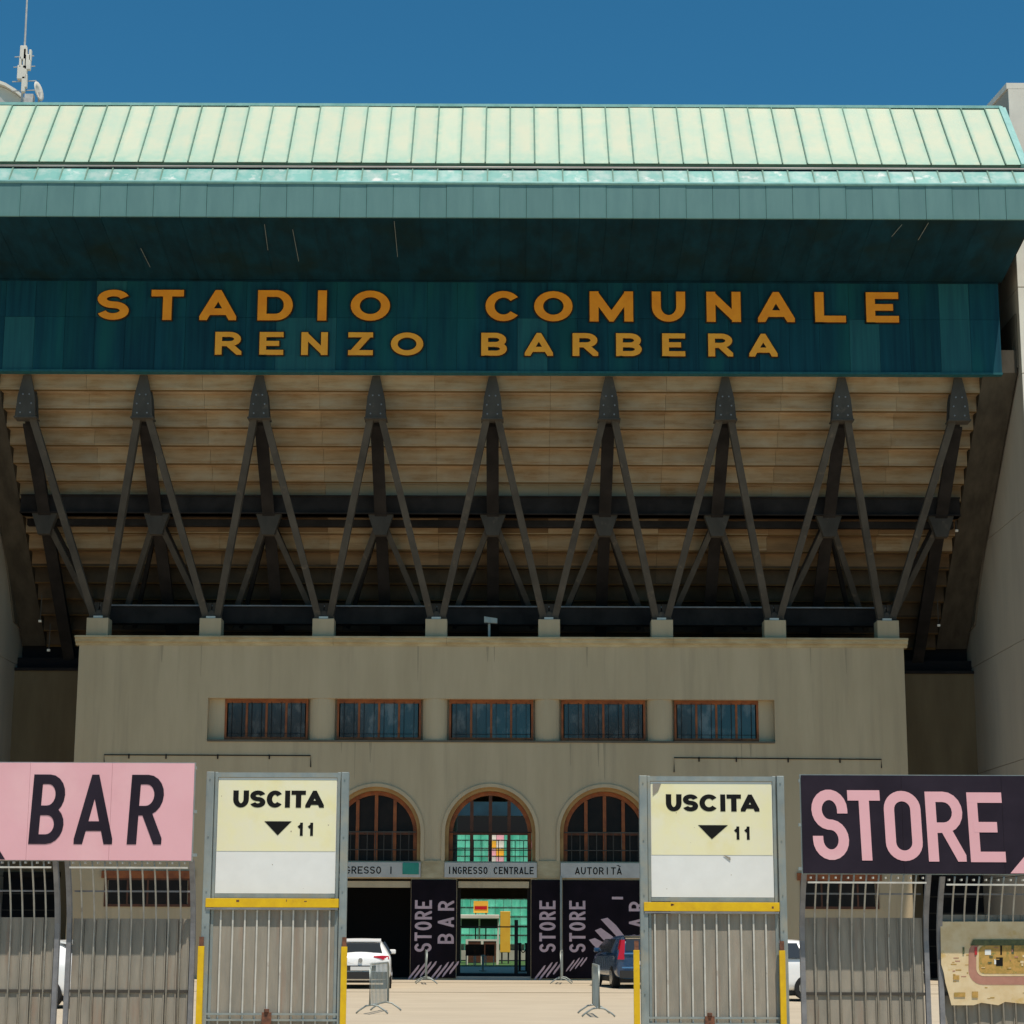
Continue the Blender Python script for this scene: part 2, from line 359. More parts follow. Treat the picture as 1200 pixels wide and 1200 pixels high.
# ---------------------------------------------------------------- canopy roof
EY = 57.5
roof = thing('canopy_roof', 'mint green standing seam sheet roof with teal fascia projecting over the stadium entrance', 'roof', (0, EY, 0))
RB = P(600, 191, 58.0); RT = P(600, 126, 60.3)     # bottom and top of the slope
pitch = 29.05 * 61.4 / F
xr = X(1171, 124, 60.3)
x0s = X(598, 160, 59)
slope = Vector((0, RT.y - RB.y, RT.z - RB.z)); sn = Vector((0, -slope.z, slope.y)).normalized()
def rp(x, t, h): q = Vector((0, RB.y, RB.z)) + slope * t + sn * h; return (x, q.y, q.z)
n_left = 24; xs = [x0s + k * pitch for k in range(-n_left, 60) if x0s + k * pitch < xr - .05]
pan = seam = None
for k, x in enumerate(xs):
    w_ = min(pitch, xr - x) - .022
    if pan is None or w_ < pitch - .03:
        b = MB(); nseg = 5
        for j in range(nseg):
            t0, t1 = j / nseg, (j + 1) / nseg
            b.hexa([rp(x + .02, t0, -.02), rp(x + w_, t0, -.02), rp(x + w_, t0, .0), rp(x + .02, t0, 0), rp(x + .02, t1, -.02), rp(x + w_, t1, -.02), rp(x + w_, t1, 0), rp(x + .02, t1, 0)])
        o = b.build('roof_panel', roof_m, roof)
        if pan is None: pan = o; px0 = x
    else: o = share(pan, roof, (x - px0, 0, 0))
    o.rotation_euler = (R(random.uniform(-.05, .05)), 0, 0)
    if seam is None:
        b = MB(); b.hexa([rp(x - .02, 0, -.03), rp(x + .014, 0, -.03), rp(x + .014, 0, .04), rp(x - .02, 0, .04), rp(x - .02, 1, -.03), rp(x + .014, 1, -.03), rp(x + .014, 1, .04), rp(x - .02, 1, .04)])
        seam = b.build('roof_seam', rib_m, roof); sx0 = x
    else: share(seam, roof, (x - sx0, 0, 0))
XL, XR = xs[0], xr
b = MB(); b.hexa([rp(XL, 0, -.15), rp(XR, 0, -.15), rp(XR, 0, -.04), rp(XL, 0, -.04), rp(XL, 1, -.15), rp(XR, 1, -.15), rp(XR, 1, -.04), rp(XL, 1, -.04)])
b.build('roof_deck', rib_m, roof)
b = MB(); b.hexa([rp(XR - .02, -.02, -.1), rp(XR + .1, -.02, -.1), rp(XR + .1, -.02, .07), rp(XR - .02, -.02, .07), rp(XR - .02, 1.02, -.1), rp(XR + .1, 1.02, -.1), rp(XR + .1, 1.02, .07), rp(XR - .02, 1.02, .07)])
b.hexa([rp(XR + .1, -.02, -.1), rp(XR + .2, -.02, -.1), rp(XR + .2, -.02, .03), rp(XR + .1, -.02, .03), rp(XR + .1, 1.02, -.1), rp(XR + .2, 1.02, -.1), rp(XR + .2, 1.02, .03), rp(XR + .1, 1.02, .03)])
b.build('verge_trim', trim_m, roof)
b = MB().box(XL, XR + .05, 60.28, 60.5, Z(125, 60.3), Z(122, 60.3)); b.build('ridge_cap', trim_m, roof)
b = MB().box(XL, XR, 60.5, 80, RT.z - .3, RT.z - .02); b.build('flat_roof', stand_c, roof)
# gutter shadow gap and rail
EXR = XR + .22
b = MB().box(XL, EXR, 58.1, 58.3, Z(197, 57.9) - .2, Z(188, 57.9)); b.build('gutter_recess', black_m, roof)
b = MB().tube([(XL, 57.93, Z(196.3, 57.93)), (EXR, 57.93, Z(196.3, 57.93))], .032, 8); b.build('gutter_rail', pink_trim, roof, smooth=True)
# eave strip and fascia
ze1, ze0, zf1, zf0 = Z(198.5, 57.9), Z(213.5, 57.5), Z(215.5, 57.5), Z(255, 57.5)
ep = X(718.5, 205, 57.7) - X(689.1, 205, 57.7)
xe = x0s + X(601, 205, 57.7) - X(598, 205, 57.7)
src = None
for k in range(-23, 30):
    x = xe + k * ep
    if x + ep > EXR + .3: break
    if src is None:
        b = MB(); b.hexa([(x + .02, 57.5, ze0), (x + ep - .02, 57.5, ze0), (x + ep - .02, 57.6, ze0 - .05), (x + .02, 57.6, ze0 - .05), (x + .02, 57.95, ze1), (x + ep - .02, 57.95, ze1), (x + ep - .02, 58.05, ze1 - .05), (x + .02, 58.05, ze1 - .05)])
        src = b.build('eave_panel', roof_low, roof)
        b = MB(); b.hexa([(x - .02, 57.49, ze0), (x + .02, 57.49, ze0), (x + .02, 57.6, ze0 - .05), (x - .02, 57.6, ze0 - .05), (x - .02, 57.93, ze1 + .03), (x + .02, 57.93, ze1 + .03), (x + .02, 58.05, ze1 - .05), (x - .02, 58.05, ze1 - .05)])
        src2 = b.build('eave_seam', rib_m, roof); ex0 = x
    else:
        o = share(src, roof, (x - ex0, 0, random.uniform(-.012, .012))); share(src2, roof, (x - ex0, 0, 0))
b = MB().tube([(XL, 57.5, ze0 - .03), (EXR, 57.5, ze0 - .03)], .05, 8); b.build('drip_bead', trim_m, roof, smooth=True)
fp = ep * 1.055; src = None
for k in range(-22, 26):
    x = X(617, 235, 57.5) + k * fp
    if x > EXR: break
    xx = min(x + fp - .012, EXR)
    if src is None or xx < x + fp - .02:
        o = MB().box(x, xx, 57.5, 57.58, zf0, zf1).build('fascia_panel', fascia_m, roof)
        if src is None: src = o; fx0 = x
    else: o = share(src, roof, (x - fx0, random.uniform(-.006, .006), 0))
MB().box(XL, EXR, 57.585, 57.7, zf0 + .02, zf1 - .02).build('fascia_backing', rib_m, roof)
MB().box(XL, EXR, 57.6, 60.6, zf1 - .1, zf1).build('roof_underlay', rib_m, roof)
MB().box(XR + .2, EXR, 57.7, 61.4, zf0, zf1).build('end_closure', fascia_m, roof)
# soffit panels
BY = 61.6
zs1 = zf0 + .01; zs0 = Z(329, BY)
src = None
for k in range(-22, 26):
    x = X(617, 235, 57.5) + k * fp
    if x + fp > EXR + .1: break
    if src is None:
        b = MB(); b.hexa([(x, 57.6, zs1), (x + fp - .006, 57.6, zs1), (x + fp - .006, BY, zs0), (x, BY, zs0), (x, 57.6, zs1 + .05), (x + fp - .02, 57.6, zs1 + .05), (x + fp - .02, BY, zs0 + .05), (x, BY, zs0 + .05)])
        src = b.build('soffit_panel', soffit_m, roof); qx = x
    else: share(src, roof, (x - qx, 0, random.uniform(-.004, .004)))
b = MB(); b.hexa([(XL, 57.6, zs1 + .07), (EXR, 57.6, zs1 + .07), (EXR, BY + .4, zs0 + .06), (XL, BY + .4, zs0 + .06), (XL, 57.6, zs1 + .2), (EXR, 57.6, zs1 + .2), (EXR, BY + .4, zs0 + .3), (XL, BY + .4, zs0 + .3)])
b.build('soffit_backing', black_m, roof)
# hanging wire ends and scratches that show under the soffit
for (ax, ay, bx, by) in ((462, 258, 466, 300), (310, 262, 314, 292), (343, 268, 350, 305), (1057, 262, 1045, 276), (1088, 260, 1076, 280), (165, 290, 176, 312)):
    def sp(px, py):
        Yt = 57.6
        for _ in range(12):
            p = P(px, py, Yt); zl = zs1 + (zs0 - zs1) * (Yt - 57.6) / (BY - 57.6); Yt += (p.z - zl) * -2.0; Yt = min(max(Yt, 57.62), BY)
        zl = zs1 + (zs0 - zs1) * (Yt - 57.6) / (BY - 57.6); return Vector((P(px, py, Yt).x, Yt, zl - .03))
    MB().tube([sp(ax, ay), sp(bx, by)], .009, 5).build('soffit_cable', galv, roof)

# ---------------------------------------------------------------- name band
zb0 = Z(435, BY); zb1 = Z(331, BY)
TXR, TXL = 16.15, -17.35           # inner faces of the two towers
bl, br = X(-30, 380, BY), X(1172, 380, BY)
band = thing('stadium_name_sign', 'dark teal clad band with raised orange lettering STADIO COMUNALE RENZO BARBERA under the roof', 'sign', (0, BY, 0))
npn = 34; pw = (br - bl) / npn; zmid = Z(373, BY)
bp = [MB().box(0, pw - .008, 0, .05, zmid + .004, zb1).build('cladding_panel', band_m, None), MB().box(0, pw - .008, 0, .05, zb0, zmid - .004).build('cladding_panel', band_m, None)]
for i in range(npn):
    for r_ in (0, 1):
        o = bp[r_] if i == 0 else bp[r_].copy()
        if i: C.objects.link(o)
        cpx = -30 + (i + .5) * 1202 / npn
        if i and any(a < cpx < c for a, c in (((985, 1028), (1110, 1150), (338, 380), (600, 640), (12, 45)) if r_ else ((100, 130), (1105, 1140)))):
            o.data = o.data.copy(); o.data.materials[0] = band_l
        o.parent = band; o.location = (bl + i * pw, random.uniform(-.004, .004), 0)
MB().box(bl, br, BY + .055, BY + .3, zb0 + .02, zb1).build('band_backing', steel_d, band)
MB().box(bl, br, BY - .05, BY + .3, zb0 - .07, zb0 - .002).build('bottom_trim', band_l, band)
MB().box(bl, br, BY - .04, BY + .2, zb1 + .0, zb1 + .05).build('top_trim', soffit_m, band)
# random lighter replacement sheets
def band_word(chars, y0, y1, w, m):
    for ch, a, c in chars:
        sl = .0035 * ((a + c) / 2 - 600)
        yy0 = y0 + sl * 0; 
        xa, xc = X(a, (y0 + y1) / 2, BY - .12), X(c, (y0 + y1) / 2, BY - .12)
        z1, z0 = Z(y0, BY - .12, 600), Z(y1, BY - .12, 600)
        back = letter(ch, on_plane(BY - .008), (xa, xc, z0, z1), w, letter_back, band, depth=.075, grow=.035, name='letter_shadow_rim', thin=.74)
        letter(ch, on_plane(BY - .085), (xa, xc, z0, z1), w, m, band, depth=.03, thin=.74)
band_word([('S', 114, 151), ('T', 177, 215), ('A', 234, 277), ('D', 302, 343), ('I', 371, 384), ('O', 411, 457), ('C', 569, 611), ('O', 626, 671), ('M', 691, 742), ('U', 764, 803), ('N', 828, 868), ('A', 888, 931), ('L', 955, 991), ('E', 1015, 1053)], 341, 376, .285, letter_m)
band_word([('R', 252, 283), ('E', 304, 332), ('N', 353, 384), ('Z', 408, 437), ('O', 458, 496), ('B', 564, 594), ('A', 615, 648), ('R', 671, 701), ('B', 722, 752), ('E', 776, 803), ('R', 830, 859), ('A', 878, 911)], 390, 416.5, .215, letter2_m)

# ---------------------------------------------------------------- raked tier (underside of the seating)
tier = thing('grandstand_tier', 'raked underside of concrete seating steps carried above the entrance block', 'grandstand', (0, BY, 0))
nodeX = [X(577 + (k - 4) * 137.4, 450, BY) for k in range(9)]
sp_ = nodeX[1] - nodeX[0]
zt0 = zb0 - .02; run = .545; rise = (zt0 - Z(590, 65.6)) / 7.2
nstep = 16; tx0, tx1 = TXL + .9, TXR - 1.15
bays = [tx0] + [(nodeX[k] + nodeX[k + 1]) / 2 for k in range(8)] + [tx1]
RAKE = lambda Y: zt0 - rise * (Y - BY) / run
for i in range(nstep):
    y = BY + .1 + run * i; z = zt0 - rise * i
    for j in range(9):
        a, c = bays[j] + .004, bays[j + 1] - .004
        b = MB()
        b.box(a, c, y, y + run + .02, z + .02, z + .12)            # tread slab (its soffit shows)
        b.box(a, c, y + run - .03, y + run + .12, z - rise + (.065, .09, .05)[i % 3], z + .02)   # riser, facing the street
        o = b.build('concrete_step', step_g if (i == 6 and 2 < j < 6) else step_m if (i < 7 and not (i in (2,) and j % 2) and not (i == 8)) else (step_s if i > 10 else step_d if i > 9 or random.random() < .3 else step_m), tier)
    MB().box(tx0, tx1, y + run + .03, y + run + .11, z - rise - .01, z - rise + .092).build('step_joint', joint_m, tier)
ye = BY + .1 + run * nstep
# raking edge slabs next to the towers
for a, c in ((TXL + .004, TXL + .22), (TXR - .22, TXR - .004)):
    pts = [(BY + .06, zt0 + 2.0), (BY + .06, zt0 + .2), (62.0, 20.3), (62.6, 19.0), (63.6, 17.9), (65.0, 16.5), (66.6, 15.0), (68.2, 13.2), (69.1, 12.0), (72.9, 11.6), (72.9, zt0 + 2.0)]
    MB().prism(pts, 'x', (a if a < 0 else c - .06), (a + .06 if a < 0 else c)).build('edge_plate', stringer_m, tier)
for a, c in ((TXL + .07, tx0 - .01), (tx1 + .01, TXR - .07)):
    MB().prism([(BY + .1, zt0 + .05), (ye, RAKE(ye) + .1), (ye, RAKE(ye) + .9), (BY + .1, zt0 + .8)], 'x', a, c).build('edge_infill', joint_e, tier)
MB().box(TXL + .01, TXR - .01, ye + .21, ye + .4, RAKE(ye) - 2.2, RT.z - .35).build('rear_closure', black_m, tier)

# ---------------------------------------------------------------- steel support frame
frame = thing('steel_support_frame', 'dark grey steel frame of slanted struts and beams holding up the raked tier', 'steel frame', (0, FY, 0))
PY = FY + .25
pedX = [X(116 + k * 131.85, 735, PY) for k in range(8)]
zped0, zped1 = Z(748, PY), Z(727, PY)
NY = BY + .7; NZ = lambda: Z(487, NY)
def plate(b, x, y, pts, t=.1): b.prism([(x + p[0], p[1]) for p in pts], 'y', y, y + t)
beamY = 65.4; zbm1, zbm0 = Z(583, beamY), Z(604, beamY)
for k, nx in enumerate(nodeX):
    # raking girder under the steps
    b = MB(); y0, y1 = BY + 1.0, 70.5
    b.hexa([(nx - .13, y0, RAKE(y0) - .62), (nx + .13, y0, RAKE(y0) - .62), (nx + .13, y1, RAKE(y1) - .72), (nx - .13, y1, RAKE(y1) - .72),
            (nx - .13, y0, RAKE(y0) - .10), (nx + .13, y0, RAKE(y0) - .10), (nx + .13, y1, RAKE(y1) - .16), (nx - .13, y1, RAKE(y1) - .16)])
    b.hexa([(nx - .20, y0, RAKE(y0) - .68), (nx + .20, y0, RAKE(y0) - .68), (nx + .20, y1, RAKE(y1) - .78), (nx - .20, y1, RAKE(y1) - .78),
            (nx - .20, y0, RAKE(y0) - .62), (nx + .20, y0, RAKE(y0) - .62), (nx + .20, y1, RAKE(y1) - .72), (nx - .20, y1, RAKE(y1) - .72)])
    b.build('raking_girder', steel_d, frame)
    # gusset node under the band
    b = MB(); zt, zm, zl = zb0 - .05, Z(470, NY), Z(492, NY)
    plate(b, nx, NY - .28, [(-.12, zt), (.12, zt), (.27, Z(468, NY)), (.33, zl), (-.33, zl), (-.27, Z(468, NY))], .1)
    plate(b, nx, NY + .12, [(-.12, zt), (.12, zt), (.27, Z(468, NY)), (.33, zl), (-.33, zl), (-.27, Z(468, NY))], .1)
    b.box(nx - .36, nx + .36, NY - .3, NY + .24, zl - .05, zl)
    b.build('gusset_plate', steel, frame)
    b = MB()
    for bx_, bz_ in ((-.16, .12), (.16, .12), (-.18, .42), (.18, .42), (-.1, .72), (.1, .72)): b.tube([(nx + bx_, NY - .30, zl + bz_), (nx + bx_, NY - .279, zl + bz_)], .028, 6)
    b.build('bolt_group', post_m, frame)
    # inner node under the horizontal beam
    b = MB(); z1, z0, zz = zbm0 - .0, Z(616, beamY), Z(628, beamY)
    plate(b, nx, beamY - .1, [(-.42, z1), (.42, z1), (.3, z0), (.2, zz), (-.2, zz), (-.3, z0)], .3)
    b.build('beam_bracket', steel, frame)
    for s in (-1, 1):
        j = k if s > 0 else k - 1
        if 0 <= j < 8:
            q = (pedX[j] - s * .2, PY, zped1 + .12)
            b = MB(); b.beam((nx + s * .16, NY - .02, zl + .1), q, .22, .24)
            b.beam(Vector((nx + s * .16, NY - .13, zl + .1)) , Vector(q) + Vector((0, -.11, 0)), .07, .04)
            b.build('slanted_strut', steel, frame)
            q = (pedX[j] - s * .35, 68.2, zped1 + .0)
            b = MB(); b.beam((nx + s * .12, beamY + .05, z0), q, .18, .2); b.build('inner_strut', steel, frame)
            MB().beam((nx + s * .1, beamY + .6, z0 + .2), (nx + s * sp_ * .36, 69.4, zped1 + .2), .13, .14).build('rear_brace', steel_d, frame)
b = MB().box(tx0 + .1, tx1 - .1, beamY - .1, beamY + .35, zbm0, zbm1 - .02)
b.box(tx0 + .1, tx1 - .1, beamY - .2, beamY + .45, zbm0 - .0, zbm0 + .05); b.box(tx0 + .1, tx1 - .1, beamY - .2, beamY + .45, zbm1 - .02, zbm1 + .02)
b.build('cross_beam', steel_d, frame)
MB().box(tx0 + .2, tx1 - .2, beamY + .5, beamY + .8, zbm0 - .28, zbm0 - .06).build('rear_beam', steel_d, frame)
lbY = FY + 1.1; z1, z0 = Z(712, lbY), Z(731, lbY)
b = MB().box(X(108, 720, lbY), X(1044, 720, lbY), lbY, lbY + .3, z0, z1); MB().box(X(108, 720, lbY), X(1044, 720, lbY), lbY - .08, lbY + .36, z1 + .002, z1 + .045).build('top_flange', post_m, frame)
b.box(X(108, 720, lbY), X(1044, 720, lbY), lbY - .06, lbY + .36, z0 - .03, z0); b.build('base_beam', steel_d, frame)
for k, x in enumerate(pedX):
    b = MB(); b.box(x - .33, x + .33, PY - .1, PY + .1, zped1 + .002, zped1 + .1); b.tube([(x, PY - .12, zped1 + .16), (x, PY + .12, zped1 + .16)], .13, 10)
    for s in (-1, 1): plate(b, x + s * .17, PY - .05, [(-.12, zped1 + .1), (.12, zped1 + .1), (.16, zped1 + .55), (-.16, zped1 + .55)], .1)
    b.build('strut_shoe', steel, frame)
    MB().box(x - .16, x + .14, PY - .2, PY - .11, zped1 + .004, zped1 + .08).build('bearing_block', white_m, frame)

# ---------------------------------------------------------------- towers and side walls
zq = Z(98, 61.4, 1177)
def tower(side, lab):
    x0, x1 = (TXR, TXR + 7) if side > 0 else (TXL - 7, TXL)
    t = thing('concrete_tower', lab, 'tower', ((x0 + x1) / 2, 66, 0))
    f = 61.4; r0 = 73.0; cuts = [0, 3.3, 6.9, 10.6, 14.6, 18.9, 21.75, 25.2, zq - .2]
    for i in range(len(cuts) - 1):
        a, c = cuts[i] + (.02 if i else 0), cuts[i + 1]
        top = (c, c) if i < len(cuts) - 2 else (c, c + 1.6)
        MB().prism([(f, a), (r0, a), (r0, top[1]), (f, top[0])], 'x', x0, x1).build('concrete_lift', tower_m, t)
    for i in range(len(cuts) - 1): MB().box(x0 + .002, x1, f - .06, f - .003, cuts[i] + .03, min(cuts[i + 1] - .002, zq - .21)).build('sunlit_front_skin', white_m, t)  # added pale slabs, sunlight on the tower front put into their colour
    MB().prism([(f + .03, .01), (r0 - .03, .01), (r0 - .03, zq + 1.2), (f + .03, zq - .25)], 'x', x0 + .03, x1 - .03).build('core', stringer_m, t)
    MB().prism([(f - .06, zq - .2), (r0, zq + 1.42), (r0, zq + 1.6), (f - .06, zq)], 'x', x0 - .05, x1 + .05).build('coping', white_m, t)
    return t
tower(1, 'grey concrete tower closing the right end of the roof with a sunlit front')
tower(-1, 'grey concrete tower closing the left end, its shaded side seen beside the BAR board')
SY = 69.75; zw = Z(788, SY)
for nm, a, c, lab in (('r', X(1050, 850, SY), TXR + 4, 'shaded brown wall set back between the entrance block and the right tower'), ('l', TXL - 4, X(100, 850, SY), 'shaded brown wall set back between the entrance block and the left tower')):
    t = thing('side_wall', lab, 'wall', ((a + c) / 2, SY, 0))
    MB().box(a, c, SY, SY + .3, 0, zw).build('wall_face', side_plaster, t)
    MB().box(a, c, SY - .08, SY + .9, zw, zw + .1).build('wall_capping', steel_d, t)
    b = MB(); b.box(a, c, SY + .3, SY + 1.5, zw + .1, zw + .5); b.build('dark_lintel', black_m, t)
    if nm == 'r':
        x0, x1 = X(1082, 1060, SY), X(1158, 1060, SY)
    else: x0, x1 = X(-40, 1060, SY), X(66, 1060, SY)
    MB().box(x0, x1, SY - .03, SY - .005, .02, Z(1030, SY)).build('door_leaf', black_m, t)
    MB().box(x0 - .1, x1 + .1, SY - .1, SY - .002, Z(1030, SY), Z(1024, SY)).build('door_lintel', steel_d, t)
    b = MB()
    for q in range(5): b.box(x0 + .06, x1 - .06, SY - .05, SY - .031, .5 + q * .55, .54 + q * .55)
    b.build('door_rail', steel, t)

# small flood lamps under the tier ends
for (px, py, n_) in ((1121, 622, 'right end of the cross beam'), (1100, 733, 'dark corner right of the cornice'), (47, 728, 'dark corner left of the cornice'), (57, 762, 'dark corner low beside the block, left')):
    Yq = 66.8 if py > 700 else 65.1
    p = P(px, py, Yq); t = thing('flood_lamp', 'tiny pale flood lamp hanging in the ' + n_ if 'corner' in n_ else 'tiny pale flood lamp near the ' + n_, 'lamp', p)
    MB().box(p.x - .045, p.x + .045, p.y - .05, p.y + .04, p.z - .035, p.z + .035).build('lamp_head', white_m, t)
    MB().tube([(p.x, p.y + .02, p.z + .05), (p.x, p.y + .05, p.z + (.9 if py > 700 else .35))], .015, 5).build('bracket', steel, t)

# ---------------------------------------------------------------- entrance block
blk = thing('entrance_block', 'beige plastered entrance block with five strip windows and round arched windows', 'building', (0, FY, 0))
xl, xrr = X(89.5, 830, FY), X(1061.5, 830, FY)
zc0, zc1 = Z(757, FY), Z(748.5, FY)
TH = .55; BK = 76.0
fx = lambda px, py=900: X(px, py, FY)
zr1, zr0 = Z(819, FY), Z(868, FY)          # recess of strip windows
zA0 = Z(1009.5, FY)                         # foot of arched windows
zL0 = Z(1030, FY)                           # foot of lintel signs
AR = (fx(628, 975) - fx(521, 975)) / 2
acx = [fx(574.5 + k * 134.6, 975) for k in (-2, -1, 0, 1, 2)]
zsp = Z(922, FY) - AR
b = MB()
b.box(xl, xrr, FY, FY + TH, zr1, zc0)
b.box(xl, fx(243, 843), FY, FY + TH, zr0, zr1); b.box(fx(908, 843), xrr, FY, FY + TH, zr0, zr1)
ztop = zsp + AR + .12
b.box(xl, xrr, FY, FY + TH, ztop, zr0)
# arch cells
def arch_cell(b, cx, r, x0, x1, z0, zs, z1, y0, y1, n=24):
    arc = [(cx + r * math.cos(math.pi * k / n), zs + r * math.sin(math.pi * k / n)) for k in range(n + 1)]
    for k in range(n):
        p, q = arc[k], arc[k + 1]
        b.hexa([(p[0], y0, p[1]), (q[0], y0, q[1]), (q[0], y1, q[1]), (p[0], y1, p[1]), (p[0], y0, z1), (q[0], y0, z1), (q[0], y1, z1), (p[0], y1, z1)])
    b.box(x0, cx - r, y0, y1, z0, z1); b.box(cx + r, x1, y0, y1, z0, z1)
edges = [acx[0] - AR * 1.265] + [(acx[k] + acx[k + 1]) / 2 for k in range(4)] + [acx[4] + AR * 1.265]
for k in range(5): arch_cell(b, acx[k], AR, edges[k], edges[k + 1], zA0, zsp, ztop, FY, FY + TH)
b.box(xl, edges[0], FY, FY + TH, zL0, ztop); b.box(edges[5], xrr, FY, FY + TH, zL0, ztop)
b.box(edges[0], edges[5], FY, FY + TH, zL0, zA0)
# ground floor piers: openings at the two visible doors
O = [(fx(385, 1090), fx(481, 1090)), (fx(535, 1090), fx(622, 1090))]
b.box(xl, O[0][0], FY, FY + TH, 0, zL0); b.box(O[0][1], O[1][0], FY, FY + TH, 0, zL0); b.box(O[1][1], xrr, FY, FY + TH, 0, zL0)
b.build('front_wall', plaster, blk)
b = MB(); b.box(xl, xl + .4, FY + TH, BK, 0, zc0); b.box(xrr - .4, xrr, FY + TH, BK, 0, zc0); b.build('side_walls', plaster, blk)
MB().box(xl + .1, xrr - .1, FY + .1, BK, zc0 + .0, zc0 + .12).build('flat_roof', stand_c, blk)
# back wall, open behind the central passage
cx0, cx1 = fx(526, 1000), fx(636, 1000)
b = MB(); b.box(xl, cx0 - .25, BK, BK + .3, 0, zc0); b.box(cx1 + .25, xrr, BK, BK + .3, 0, zc0); b.box(cx0 - .25, cx1 + .25, BK, BK + .3, ztop, zc0)
b.box(cx0 - .25, cx1 + .25, BK, BK + .3, Z(1053, BK), zA0)
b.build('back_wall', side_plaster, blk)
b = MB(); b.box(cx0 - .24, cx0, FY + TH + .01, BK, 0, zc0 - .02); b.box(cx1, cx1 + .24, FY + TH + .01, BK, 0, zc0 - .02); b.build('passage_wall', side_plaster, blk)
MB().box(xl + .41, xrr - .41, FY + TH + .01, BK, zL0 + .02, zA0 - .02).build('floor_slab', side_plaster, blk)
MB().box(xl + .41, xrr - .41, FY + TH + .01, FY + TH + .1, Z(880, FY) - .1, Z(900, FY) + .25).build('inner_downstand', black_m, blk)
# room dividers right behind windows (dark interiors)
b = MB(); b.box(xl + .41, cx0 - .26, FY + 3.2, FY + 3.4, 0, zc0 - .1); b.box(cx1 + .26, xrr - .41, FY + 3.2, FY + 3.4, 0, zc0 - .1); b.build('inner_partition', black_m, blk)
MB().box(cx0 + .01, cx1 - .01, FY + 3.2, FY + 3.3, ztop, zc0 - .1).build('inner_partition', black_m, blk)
# cornice
prof = [(FY + .3, zc0 - .02), (FY - .02, zc0 - .02), (FY - .05, zc0 + .05), (FY - .16, zc0 + .09), (FY - .18, zc1 - .05), (FY - .26, zc1 - .03), (FY - .26, zc1 + .03), (FY + .6, zc1 + .03), (FY + .6, zc0 + .12)]
cuts = [xl - .12] + [(pedX[k] + .35) for k in range(1, 7)] + [xrr + .12]
for k in range(7):
    MB().prism(prof, 'x', cuts[k] + .004, cuts[k + 1] - .004).build('cornice_block', cornice_m, blk)
for k, x in enumerate(pedX):
    MB().box(x - .36, x + .36, PY - .3, PY + .35, zc1 + .032, zped1).build('pedestal', plaster, blk, bevel=.015)
# conduits (thin dark frames on the wall)
for pts in (((122, 899), (122, 884.5), (364, 885.5), (364, 899)), ((790, 905), (790, 888), (1033, 890), (1033, 900))):
    w3 = [P(a, c, FY - .03) for a, c in pts]
    b = MB().tube(w3, .018, 6)
    for t_ in (.12, .3, .55, .8): q = w3[1].lerp(w3[2], t_); b.box(q.x - .02, q.x + .02, FY - .04, FY - .002, q.z - .12, q.z + .03)
    b.build('wall_conduit', steel_d, blk)
stain_m = mat('rain_stain', (.30, .245, .165), (.38, .31, .205), rough=.95, scale=3, stretch=(6, 1, .4))
rs0 = random.Random(8)
for k in range(16):
    x = rs0.uniform(xl + .5, xrr - .5); zt_ = zc0 - .02 if k % 2 else zr0 - .07
    if k % 2 == 0: x = rs0.uniform(fx(245), fx(905))
    L_ = rs0.uniform(.35, 1.3); w_ = rs0.uniform(.015, .05)
    MB().prism([(x - w_, zt_), (x + w_, zt_), (x + w_ * .3, zt_ - L_), (x - w_ * .2, zt_ - L_ * .9)], 'y', FY - .0012, FY - .0006).build('rain_stain', stain_m, blk)
# strip windows in the recess
RY = FY + .28
MB().box(fx(243, 868), fx(908, 868), FY - .05, FY + .02, zr0 - .06, zr0).build('window_sill', stringer_m, blk)
MB().box(fx(243, 843) + .002, fx(908, 843) - .002, RY + .12, RY + .2, zr0 + .002, zr1 - .002).build('recess_back', plaster, blk) if False else None
wins = [(262, 360), (394, 493), (526, 625), (658, 757), (791, 890)]
wx = [(fx(a, 843), fx(c, 843)) for a, c in wins]
prev = fx(243, 843)
for i in range(6):
    a = prev; c = wx[i][0] if i < 5 else fx(908, 843)
    b = MB()
    if 0 < i < 5:
        n = 12; m_ = (a + c) / 2; hw = (c - a) / 2 - .06
        pts = [(m_ - hw, RY + .1)] + [(m_ - hw * math.cos(math.pi * k / n), RY - .02 - .24 * math.sin(math.pi * k / n)) for k in range(n + 1)] + [(m_ + hw, RY + .1)]
        b.prism(pts, 'z', zr0 + .002, zr1 - .002); b.box(a, c, RY + .1, RY + .2, zr0 + .001, zr1 - .001)
    else:
        b.box(a + .002, c - .002, RY - .0, RY + .2, zr0 + .001, zr1 - .001)
    b.build('window_pier', plaster, blk)
    if i < 5: prev = wx[i][1]
pane_src = {}
